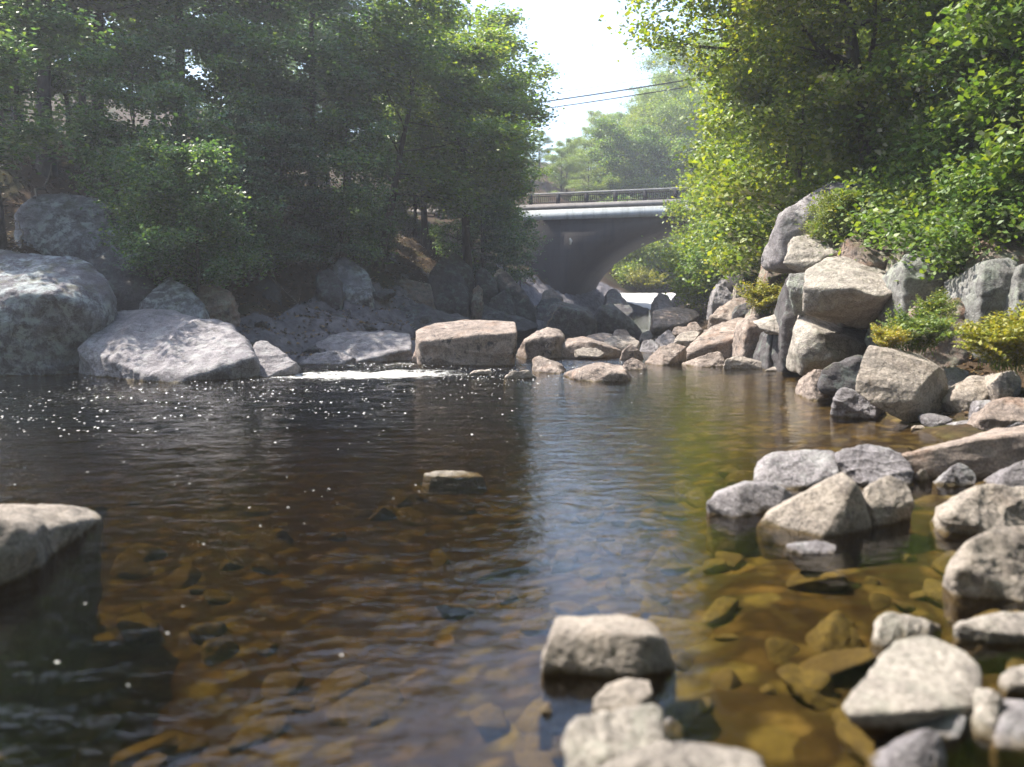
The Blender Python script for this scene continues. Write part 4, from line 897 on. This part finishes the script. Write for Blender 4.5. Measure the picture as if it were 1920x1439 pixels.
def make_tree(name, seed, H, r0, bare, Rad, nl, leafsize, per, lean=(0, 0), leaf='leafcool', profile='dome', subn=5, clump=0.36, droop=0.0, up=0.95, side=None, flat=0.85, tilt=0.9):
    rng = np.random.RandomState(seed)
    root = empty(name, (0, 0, 0))
    mb = MB()
    T = np.linspace(0, 1, 11)
    wob = np.cumsum(rng.normal(0, 0.028 * H / 10, (11, 2)), 0); wob -= wob[0]
    trunk = np.stack([wob[:, 0] + lean[0] * T ** 1.2 * H, wob[:, 1] + lean[1] * T ** 1.2 * H, T * H - 0.4 * (T == 0)], -1)
    rad = r0 * (1 - 0.88 * T) * (1 + 0.45 * np.exp(-T * 22))
    mb.tube(trunk, rad, 9)
    cl = []
    for i in range(nl):
        f = (i + rng.rand()) / nl
        t = bare / H + (0.98 - bare / H) * f
        p0 = np.array([np.interp(t, T, trunk[:, k]) for k in range(3)])
        az = i * 2.39996 + rng.normal(0, 0.4)
        if side is not None and rng.rand() < 0.7: az = side + rng.normal(0, 0.8)
        pr = {'dome': math.sqrt(max(0.04, 1 - (max(0, f - 0.25) / 0.78) ** 2)) * (0.75 + 0.25 * min(1, f * 4)), 'cone': 1.02 - 0.92 * f, 'tall': 0.55 + 0.45 * math.sin(math.pi * min(1, f * 1.05))}[profile]
        Ln = Rad * pr * rng.uniform(0.7, 1.12)
        el = rng.uniform(0.05, up) - droop
        d = np.array([math.cos(az) * math.cos(el), math.sin(az) * math.cos(el), math.sin(el)])
        pts = [p0]
        for q in range(5):
            d = d + rng.normal(0, 0.11, 3) + np.array([0, 0, -0.03 - 0.06 * droop]); d /= np.linalg.norm(d)
            pts.append(pts[-1] + d * Ln / 5)
        rl = max(0.012, np.interp(t, T, rad) * 0.5)
        mb.tube(pts, np.linspace(rl, 0.008, 6), 5)
        pts = np.array(pts)
        for q in range(subn):
            tt = 0.28 + 0.72 * (q + rng.rand()) / subn
            s0 = np.array([np.interp(tt * 5, range(6), pts[:, k]) for k in range(3)])
            a2 = az + rng.choice([-1, 1]) * rng.uniform(0.35, 1.15)
            l2 = Ln * 0.42 * (1.15 - 0.5 * tt) * rng.uniform(0.7, 1.2)
            d2 = np.array([math.cos(a2), math.sin(a2), rng.uniform(-0.15, 0.35) - droop])
            e = s0 + d2 * l2
            mb.tube([s0, (s0 + e) / 2 + rng.normal(0, 0.04, 3), e], [rl * 0.35 + 0.004, 0.008, 0.004], 4)
            for c in (0.4, 0.75, 1.05): cl.append(s0 + (e - s0) * c)
        cl.append(pts[-1])
    cl.append(trunk[-1])
    cl = np.array(cl)
    k = (per * rng.uniform(0.25, 1.75, len(cl))).astype(int) + 4
    base = np.repeat(cl, k, 0)
    sc = np.repeat(rng.uniform(0.55, 1.45, len(cl)), k)[:, None]
    C = base + rng.normal(0, 1, (len(base), 3)) * np.array([clump, clump, clump * flat]) * sc
    tm = mb.mesh('trunk', M['bark'], True)
    o = obj('trunk', tm, root)
    asp = 0.3 if leaf == 'needle' else 0.62
    o2 = obj('crown', leaves_mesh('crown', C, leafsize, rng, M[leaf], aspect=asp, tilt=tilt), root)
    return root
PARK = []
def proto(*a, **k):
    r = make_tree(*a, **k); PARK.append(r); return r
tall = [proto('tree', 21, 16, 0.20, 5.5, 3.6, 20, 0.20, 66, leaf='leafcool'),
        proto('tree', 22, 17, 0.24, 7.0, 3.4, 20, 0.20, 66, leaf='leafcool', profile='tall'),
        proto('tree', 23, 15, 0.17, 4.0, 3.8, 20, 0.20, 66, leaf='leafcool')]
young = [proto('tree', 31, 8, 0.09, 1.5, 2.2, 18, 0.165, 42, leaf='leafcool', clump=0.28),
         proto('tree', 32, 7, 0.07, 1.0, 2.4, 17, 0.165, 42, leaf='leafcool', clump=0.28)]
sapling = [proto('sapling', 41, 3.8, 0.035, 0.7, 1.3, 12, 0.12, 24, leaf='leafcool', clump=0.18, subn=4),
           proto('sapling', 42, 3.0, 0.03, 0.5, 1.2, 11, 0.12, 24, leaf='leafcool', clump=0.18, subn=4)]
hemlock = [proto('hemlock', 51, 13, 0.16, 1.2, 3.4, 40, 0.13, 45, leaf='needle', profile='cone', droop=0.15, up=0.2, clump=0.26, flat=0.25),
           proto('hemlock', 52, 6, 0.08, 0.4, 2.2, 30, 0.12, 36, leaf='needle', profile='cone', droop=0.12, up=0.2, clump=0.22, flat=0.25)]
shrub = [proto('shrub', 61, 1.9, 0.03, 0.15, 1.2, 16, 0.10, 46, leaf='leafmid', clump=0.2, subn=4, up=0.9),
         proto('shrub', 62, 1.5, 0.025, 0.1, 1.3, 16, 0.10, 46, leaf='leafmid', clump=0.2, subn=4, up=0.8)]
spread = [proto('tree', 71, 12, 0.22, 0.9, 5.0, 30, 0.14, 66, leaf='leafwarm', clump=0.36, subn=6, flat=0.6),
          proto('tree', 72, 11, 0.20, 0.7, 4.6, 30, 0.14, 66, leaf='leafwarm', clump=0.36, subn=6, flat=0.6)]
leaner = [proto('tree', 81, 11, 0.24, 3.4, 4.6, 28, 0.14, 58, leaf='leafwarm', clump=0.34, subn=6, lean=(-0.24, -0.05), side=math.pi, flat=0.4)]
def put(pr, x, y, label, cat, group=None, rz=None, s=1.0, sz=None, leaf=None, tilt=(0, 0), z=None, rng=np.random.RandomState(5)):
    rz = rng.uniform(0, 6.28) if rz is None else rz
    mats = {'crown': M[leaf]} if leaf else None
    o = dup(pr, (x, y, gz(x, y) if z is None else z), (tilt[0], tilt[1], rz), (s, s, sz or s), mats)
    return tag(o, label, cat, group)
def putpx(pr, px, d, label, cat, group=None, **k):
    return put(pr, (px - 959.5) / FPX * d, d, label, cat, group, **k)
GL = 'trees of the left bank'
L = [(tall[1], 106, 26.0, 'slim straight dark trunk above the high grey boulder', 1.0, None, (0, 0)),
     (tall[0], 200, 28.0, 'thick dark trunk right of the slim straight one, leaning slightly', 1.15, None, (0, 0.05)),
     (tall[2], 12, 20.5, 'trunk at the left edge beside the high grey boulder', 0.72, None, (0, 0)),
     (tall[1], 352, 33.0, 'dark trunk in the middle of the left wood with sky behind', 1.1, None, (0, 0)),
     (tall[0], 596, 29.0, 'broad dark trunk half hidden by leaves left of the leaning tree', 1.0, None, (0, 0)),
     (tall[2], 712, 31.0, 'dark tree leaning to the right above the shaded left bank', 1.0, 2.0, (0, 0.22)),
     (young[0], 375, 19.6, 'young tree rising by the mossy layered rock', 0.62, None, (0, 0)),
     (young[1], 325, 20.3, 'young tree with light leaves behind the grey lichened boulder', 0.65, None, (0, 0)),
     (tall[1], 470, 36.0, 'tall tree deep in the left wood behind the saplings', 1.1, None, (0, 0)),
     (tall[0], 800, 41.0, 'tall tree with thin trunk left of the bridge railing', 0.95, None, (0, 0)),
     (young[0], 780, 43.0, 'first slender trunk before the roadside rail', 1.2, None, (0, 0)),
     (tall[2], 880, 43.0, 'tall leafy tree whose crown edges the gap of sky', 0.95, None, (0, 0)),
     (tall[1], 872, 40.0, 'tall crown leaning toward the gap of sky, topmost of the left wood', 1.12, None, (0, 0)),
     (tall[1], 880, 34.0, 'leafy tree whose crown overhangs the shaded shore by the gap', 1.0, None, (0, 0)),
     (tall[2], 60, 36.0, 'full crowned tree behind the slim straight trunk', 1.15, None, (0, 0)),
     (tall[2], 180, 40.0, 'full crowned tree filling the sky between the first trunks', 1.15, None, (0, 0)),
     (tall[0], -40, 47.0, 'far tree on the sunlit rise at the far left', 1.3, None, (0, 0)),
     (tall[2], 100, 50.0, 'far tree on the sunlit rise behind the slim straight trunk', 1.3, None, (0, 0)),
     (young[1], 30, 40.0, 'young tree on the rise at the far left', 1.4, None, (0, 0)),
     (young[0], 150, 42.0, 'young tree on the rise behind the thick dark trunk', 1.4, None, (0, 0)),
     (young[0], 60, 29.0, 'young tree behind the high grey boulder, leftmost', 1.1, None, (0, 0)),
     (tall[0], 905, 47.0, 'tree at the left end of the bridge', 0.85, None, (0, 0.06)),
     (young[0], 905, 46.0, 'low tree leaning over the left end of the railing', 0.95, None, (0, 0.1)),
     (tall[0], 545, 48.0, 'far tall tree between the broad trunk and the saplings', 1.1, None, (0, 0)),
     (tall[2], -120, 27.0, 'tall tree just beyond the left edge', 1.1, None, (0, 0)),
     (hemlock[1], 450, 23.5, 'small hemlock with drooping dark sprays above the shelves', 0.95, None, (0, 0)),
     (hemlock[1], 540, 25.5, 'dark hemlock in front of the broad trunk', 1.05, None, (0, 0)),
     (hemlock[1], 905, 40.0, 'hemlock with feathery sprays by the bridge', 0.95, None, (0, 0)),
     (hemlock[1], 885, 46.0, 'little hemlock against the girder end', 0.9, None, (0, 0)),
     (young[1], 270, 25.0, 'leafy young tree spreading over the high grey boulder', 0.85, None, (0, 0)),
     (young[0], 470, 27.0, 'young tree with teal leaves in the middle of the left bank', 0.95, None, (0, 0)),
     (young[1], 640, 27.0, 'young tree leaning over the shaded shelves', 0.85, None, (0, 0.05))]
for pr, px, d, lab, s, rz, tl in L:
    putpx(pr, px, d, lab, 'tree', GL, s=s, sz=s * (0.66 if pr in tall else 0.85), leaf=('leafmid' if px > 690 else None) if pr not in hemlock else None, rz=0 if tl[1] else rz, tilt=tl)
rng = np.random.RandomState(77)
for i in range(12):
    d = rng.uniform(50, 80); px = rng.uniform(-100, 860)
    putpx(tall[i % 3], px, d, 'far tall tree deep in the wood beyond the left bank', 'tree', 'trees deep in the left wood', s=rng.uniform(0.95, 1.25), sz=rng.uniform(0.68, 0.82))
for px, d, lab in ((300, 22, 'sapling with bright leaves right of the high grey boulder'), (420, 22, 'sapling over the mossy layered rock'), (350, 23, 'sapling with hanging leaves behind the two young trees'),
                   (235, 23.5, 'sapling at the foot of the thick dark trunk'), (510, 25, 'sapling in the shade by the small hemlock'), (945, 44, 'sapling growing at the bridge abutment'),
                   (975, 47, 'sapling hiding the left spandrel of the bridge'), (860, 39, 'sapling above the big dark rounded boulder'), (700, 33, 'sapling at the foot of the leaning tree')):
    putpx(sapling[int(px) % 2], px, d, lab, 'sapling', 'saplings of the left bank', s=rng.uniform(0.9, 1.25))
for i in range(22):
    d = rng.uniform(24, 44); x = np.interp(d, *XL) - rng.uniform(5.0, 11)
    put(shrub[i % 2], x, d, 'low bush in the undergrowth of the left bank', 'bush', 'undergrowth bushes of the left bank', s=rng.uniform(0.4, 0.75), leaf='leafcool')
# right bank
GR = 'trees of the right bank'
RT = [(leaner[0], 8.9, 19.5, 'tree with a dark leaning trunk behind the topmost right boulder, branches over the stream', 1.0, 0.0, 'leafwarm'),
      (spread[0], 10.5, 22.5, 'bright yellow-green tree spreading over the right bank', 1.05, None, 'leafwarm'),
      (spread[1], 11.4, 16.8, 'deep green tree above the rust brown ledge', 0.9, None, 'leafmid'),
      (spread[0], 12.2, 13.2, 'dark green tree in the upper right corner', 0.95, None, 'leafmid'),
      (spread[1], 12.5, 18.0, 'tall green tree behind the deep green one', 1.15, None, 'leafmid'),
      (spread[1], 10.6, 29.0, 'leafy tree hanging over the right end of the bridge', 0.85, None, 'leafwarm'),
      (spread[0], 13.5, 33.0, 'tall sunlit tree behind the hanging one', 1.2, None, 'leafwarm'),
      (spread[1], 14.0, 41.0, 'leafy tree at the right end of the railing', 0.9, None, 'leafwarm'),
      (spread[0], 18.0, 30.0, 'tall tree far back on the right bank', 1.2, None, 'leafmid'),
      (spread[1], 16.5, 23.0, 'tall tree behind the bright yellow-green one', 1.2, None, 'leafmid'),
      (spread[0], 15.0, 14.0, 'tree just beyond the right edge', 1.1, None, 'leafmid')]
for pr, x, y, lab, s, rz, lf in RT:
    put(pr, x, y, lab, 'tree', GR, s=s, rz=rz, leaf=lf)
for px, d, s, lf, lab in ((1385, 33, 1.2, 'leafwarm', 'bush hanging over the flat tan slab'), (1325, 37, 1.2, 'leafwarm', 'bush hiding the right half of the arch'), (1390, 31, 1.5, 'leafmid', 'dense bush above the pipe mouths'),
                          (1440, 27, 1.2, 'leafmid', 'bush behind the greenish standing rock'), (1350, 37, 1.9, 'leafwarm', 'tall bush below the right end of the railing'), (1420, 33, 1.9, 'leafwarm', 'tall bush left of the topmost boulder'),
                          (1455, 27, 1.2, 'leafmid', 'bush against the left side of the topmost boulder'), (1345, 42, 1.7, 'leafmid', 'bush by the hidden right pier'),
                          (1700, 16.5, 1.2, 'leafmid', 'dark bush above the rust brown ledge block'), (1790, 15, 1.2, 'leafmid', 'dark bush above the blue grey block'), (1880, 13.8, 1.1, 'leafmid', 'dark bush over the rounded ledge at the right edge'), (1690, 19, 1.1, 'leafmid', 'bush right behind the topmost boulder'), (1740, 18, 1.5, 'leafmid', 'tall bush shading the right ledge'), (1850, 16, 1.6, 'leafmid', 'tall bush at the right edge')):
    putpx(shrub[int(d * 3) % 2], px, d, lab, 'bush', 'bushes of the right bank', s=s, leaf=lf)
put(shrub[0], *at(1565, 440, 16.6)[:2], 'light yellow-green bush growing on the pale block', 'bush', s=0.42, leaf='ferngreen', z=at(1565, 448, 16.6)[2])
for x, y, lab, s_, lf in ((10.3, 37.5, 'young bright tree leaning over the girder at the arch', 1.0, 'leafwarm'), (11.0, 42.5, 'young bright tree covering the right part of the railing', 1.15, 'leafwarm'), (7.2, 20.5, 'young yellow-green tree overhanging the stones, nearest the sky gap', 1.0, 'leafwarm'), (8.2, 24.5, 'young yellow-green tree above the pipe mouths', 1.1, 'leafwarm'), (9.0, 28.5, 'young bright tree before the right end of the railing', 1.1, 'leafwarm'),
                          (9.8, 21.0, 'young tree right of the leaning trunk', 0.95, 'leafwarm'), (9.3, 15.6, 'young green tree over the dark brown ledge', 0.9, 'leafmid'), (8.9, 13.2, 'young green tree over the right edge ledge', 0.85, 'leafmid'), (10.4, 33.5, 'young bright tree hiding the end of the bridge', 1.2, 'leafwarm')):
    put(young[int(y * 2) % 2], x, y, lab, 'tree', 'young trees of the right bank', s=s_, leaf=lf)
# beyond the bridge
rng = np.random.RandomState(99)
for i in range(9):
    px = 1150 + 26 * i + rng.uniform(-8, 8); d = rng.uniform(76, 84)
    putpx(shrub[i % 2], px, d, 'bright bush on the bank seen through the arch', 'bush', 'bushes seen through the arch', s=rng.uniform(1.6, 2.3), leaf='leafwarm' if i % 3 else 'leafmid')
for i in range(7):
    putpx(young[i % 2], 1140 + 30 * i, rng.uniform(84, 92), 'slim tree standing behind the bushes beyond the arch', 'tree', 'slim trees seen through the arch', s=rng.uniform(1.1, 1.5), leaf='leafmid')
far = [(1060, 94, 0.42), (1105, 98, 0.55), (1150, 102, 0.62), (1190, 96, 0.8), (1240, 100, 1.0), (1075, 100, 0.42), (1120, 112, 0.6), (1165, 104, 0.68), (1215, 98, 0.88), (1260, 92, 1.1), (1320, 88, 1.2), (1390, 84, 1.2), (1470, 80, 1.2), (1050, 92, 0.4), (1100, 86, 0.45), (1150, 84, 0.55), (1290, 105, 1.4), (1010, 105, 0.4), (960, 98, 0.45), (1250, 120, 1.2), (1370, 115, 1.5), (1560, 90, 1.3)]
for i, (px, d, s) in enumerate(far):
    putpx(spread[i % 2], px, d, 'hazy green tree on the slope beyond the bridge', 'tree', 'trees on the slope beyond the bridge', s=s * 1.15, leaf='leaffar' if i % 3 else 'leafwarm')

for x, y, k in ((-15, -9, 0), (-9, -12, 1), (-3, -10, 0), (3, -11, 1), (9, -9, 0), (13, -3, 1), (12.5, 4, 0), (-6, -18, 1), (4, -19, 0), (-20, -3, 1), (-12, -20, 0), (12, -17, 1)):  # out of view, added to keep sky fill off the rock fronts
    put(spread[k], x, y, 'unseen tree added around the camera to block sky light', 'tree', 'unseen trees added to block sky light', s=2.2, leaf='leafmid')
# bare and fallen branches
def branch(pts, r, label, twigs=4, sd=1):
    rg = np.random.RandomState(sd); mb = MB(); pts = np.array(pts, float)
    P = [pts[0]]
    for a_, b_ in zip(pts[:-1], pts[1:]):
        for k in range(1, 6): P.append(a_ + (b_ - a_) * k / 5 + rg.normal(0, 0.03, 3))
    P = np.array(P); mb.tube(P, np.linspace(r, r * 0.3, len(P)), 7)
    for k in range(twigs):
        i = rg.randint(2, len(P)); d = rg.normal(0, 1, 3) + np.array([0, 0, 0.5]); d /= np.linalg.norm(d)
        L_ = rg.uniform(0.2, 0.6); mb.tube([P[i], P[i] + d * L_ * 0.5 + rg.normal(0, 0.04, 3), P[i] + d * L_], [r * 0.35, r * 0.25, r * 0.1], 5)
    tag(obj('branch', mb.mesh('branch', M['deadwood'], True)), label, 'branch')
t = NT('bleached_dead_wood'); tc = t.n('ShaderNodeTexCoord'); n_ = t.noise(tc.outputs['Object'], 9, 6, 0.7)
M['deadwood'] = t.done(t.bsdf(t.ramp(n_, [(0.3, (0.09, 0.075, 0.06)), (0.7, (0.26, 0.225, 0.19))]), 0.9, t.bump(n_, 0.6, 0.02)))
branch([at(1480, 405, 22), at(1452, 372, 21.5), at(1425, 362, 21)], 0.05, 'bare forked branch sticking out left of the topmost right boulder', 5, 1)
branch([at(1500, 385, 21), at(1470, 375, 20.6), at(1460, 372, 20.4)], 0.035, 'short bare twig beside the bare forked branch', 4, 2)
def lay(px0, py0, px1, d0, d1):
    a_ = at(px0, py0, d0); x1 = (px1 - 959.5) / FPX * d1
    a_[2] = gz(a_[0], d0) + 0.1
    return [a_, np.array([x1, d1, gz(x1, d1) + 0.12])]
branch(lay(560, 560, 640, 27, 24.5), 0.05, 'pale fallen branch lying on the dark left slope', 5, 3)
branch(lay(830, 490, 880, 33, 31), 0.06, 'fallen branch above the big dark rounded boulder', 5, 4)
branch(lay(470, 540, 560, 24.5, 23), 0.04, 'thin fallen branch by the layered mossy rock', 4, 5)
branch([at(1022, 618, 27.4), at(1040, 585, 27.6), at(1050, 572, 28)], 0.03, 'driftwood twigs caught on the large dark angular boulder', 9, 6)
branch([at(38, 465, 19.0), at(42, 435, 19.0), at(30, 410, 19.2)], 0.03, 'thin crooked bare stem before the high grey boulder', 2, 7)
branch([at(62, 372, 22.0), at(88, 345, 22.5), at(103, 300, 23)], 0.045, 'slender curved stem leaning off the high grey boulder', 2, 8)
# fallen leaves on the banks
rng = np.random.RandomState(3)
n_ = 60000
X, Y = rng.uniform(-20, 14, n_), rng.uniform(3, 46, n_)
dd_ = np.maximum(np.interp(Y, *XL) - X, X - np.interp(Y, *XR))
kp = (dd_ > 0.5) & (np.abs(X) < 0.75 * Y + 2); X, Y = X[kp], Y[kp]
C = np.stack([X, Y, ground_z(X, Y) + 0.025], -1)
M['litter'] = leaf_mat('fallen_leaves', (0.05, 0.032, 0.018), (0.14, 0.085, 0.04), (0.28, 0.19, 0.08), 0.2)
tag(obj('leaf_litter', leaves_mesh('leaf_litter', C, 0.12, rng, M['litter'], tilt=0.45)), kind='stuff')
# ferns
def make_fern(name, seed, n, Lf, mat, loc, label, spread_=1.0):
    rng = np.random.RandomState(seed)
    root = empty(name, tuple(loc)); tag(root, label, 'fern', 'ferns among the right bank rocks')
    C, D, S = [], [], []
    mb = MB()
    for i in range(n):
        az = rng.uniform(0, 6.28); L = Lf * rng.uniform(0.6, 1.1); el = rng.uniform(0.9, 1.5)
        p = np.array([rng.normal(0, 0.12), rng.normal(0, 0.08), rng.uniform(0, 0.12)]) * Lf * spread_ * 1.6
        d = np.array([math.cos(az) * math.cos(el), math.sin(az) * math.cos(el), math.sin(el)])
        pts = [p]
        K = 12
        for k in range(K):
            d = d + np.array([0, 0, -0.085]); d = d / np.linalg.norm(d)
            pts.append(pts[-1] + d * L / K)
            if k > 1:
                sd = np.cross(d, [0, 0, 1]); sd /= np.linalg.norm(sd) + 1e-9
                wl_ = L * 0.26 * math.sin(math.pi * (0.12 + 0.85 * k / K)) ** 0.8
                for sg in (-1, 1):
                    dd = sd * sg + d * 0.45
                    m = 3
                    for j in range(m):
                        C.append(pts[-1] + dd * wl_ * (j + 0.6) / m); D.append(dd + rng.normal(0, 0.15, 3)); S.append(max(0.02, wl_ / m * 1.5))
        mb.tube(pts, np.linspace(0.006, 0.002, K + 1), 4)
    C, D, S = np.array(C), np.array(D), np.array(S)
    obj('stalks', mb.mesh('stalks', M['ferngreen'], True), root)
    obj('fronds', leaves_mesh('fronds', C, S, rng, M[mat], tilt=0.9, aspect=0.55, dirs=D, jitter=0.15), root)
    return root
make_fern('fern', 1, 75, 0.62, 'ferngreen', at(1712, 668, 11.4), 'green fern clump between the overhanging boulder and the sunlit block')
make_fern('fern', 2, 45, 0.4, 'fernyellow', at(1668, 662, 10.9), 'yellowing fern at the left foot of the green fern clump')
make_fern('fern', 3, 110, 0.7, 'fernyellow', at(1890, 700, 9.9), 'bright yellow fern clump at the right edge')
make_fern('fern', 4, 90, 0.75, 'fernyellow', at(1432, 592, 19.2), 'orange tinged fern bush above the slanted tan boulder')
make_fern('fern', 5, 40, 0.45, 'ferngreen', at(1755, 610, 12.0), 'dark green fern against the blue grey ledge block')
make_fern('fern', 6, 30, 0.5, 'ferngreen', at(1470, 520, 21.0), 'small green fern right of the pipe mouths')
gb = make_fern('grass_tuft', 7, 90, 2.0, 'yellowgrass', at(1212, 551, 71), 'bright yellow-green grass tuft at the head of the cascade'); gb['category'] = 'grass tuft'; gb['group'] = 'plants beyond the bridge'
# thin haze added to lift the dark tones with a pale veil
hz = MB(); hz.box((0, 97, 28), (1, 0, 0), (0, 1, 0), (0, 0, 1), 172, 135, 34)
t = NT('added_haze'); pv = t.n('ShaderNodeVolumePrincipled')
pv.inputs['Color'].default_value = (0.86, 0.9, 1.0, 1); pv.inputs['Density'].default_value = 0.0015; pv.inputs['Anisotropy'].default_value = 0.3
t.l(pv.outputs[0], t.out.inputs['Volume'])
tag(obj('added_haze_volume', hz.mesh('added_haze_volume', t.m)), kind='stuff')
for r in PARK:
    for ch in list(r.children): bpy.data.objects.remove(ch)
    bpy.data.objects.remove(r)
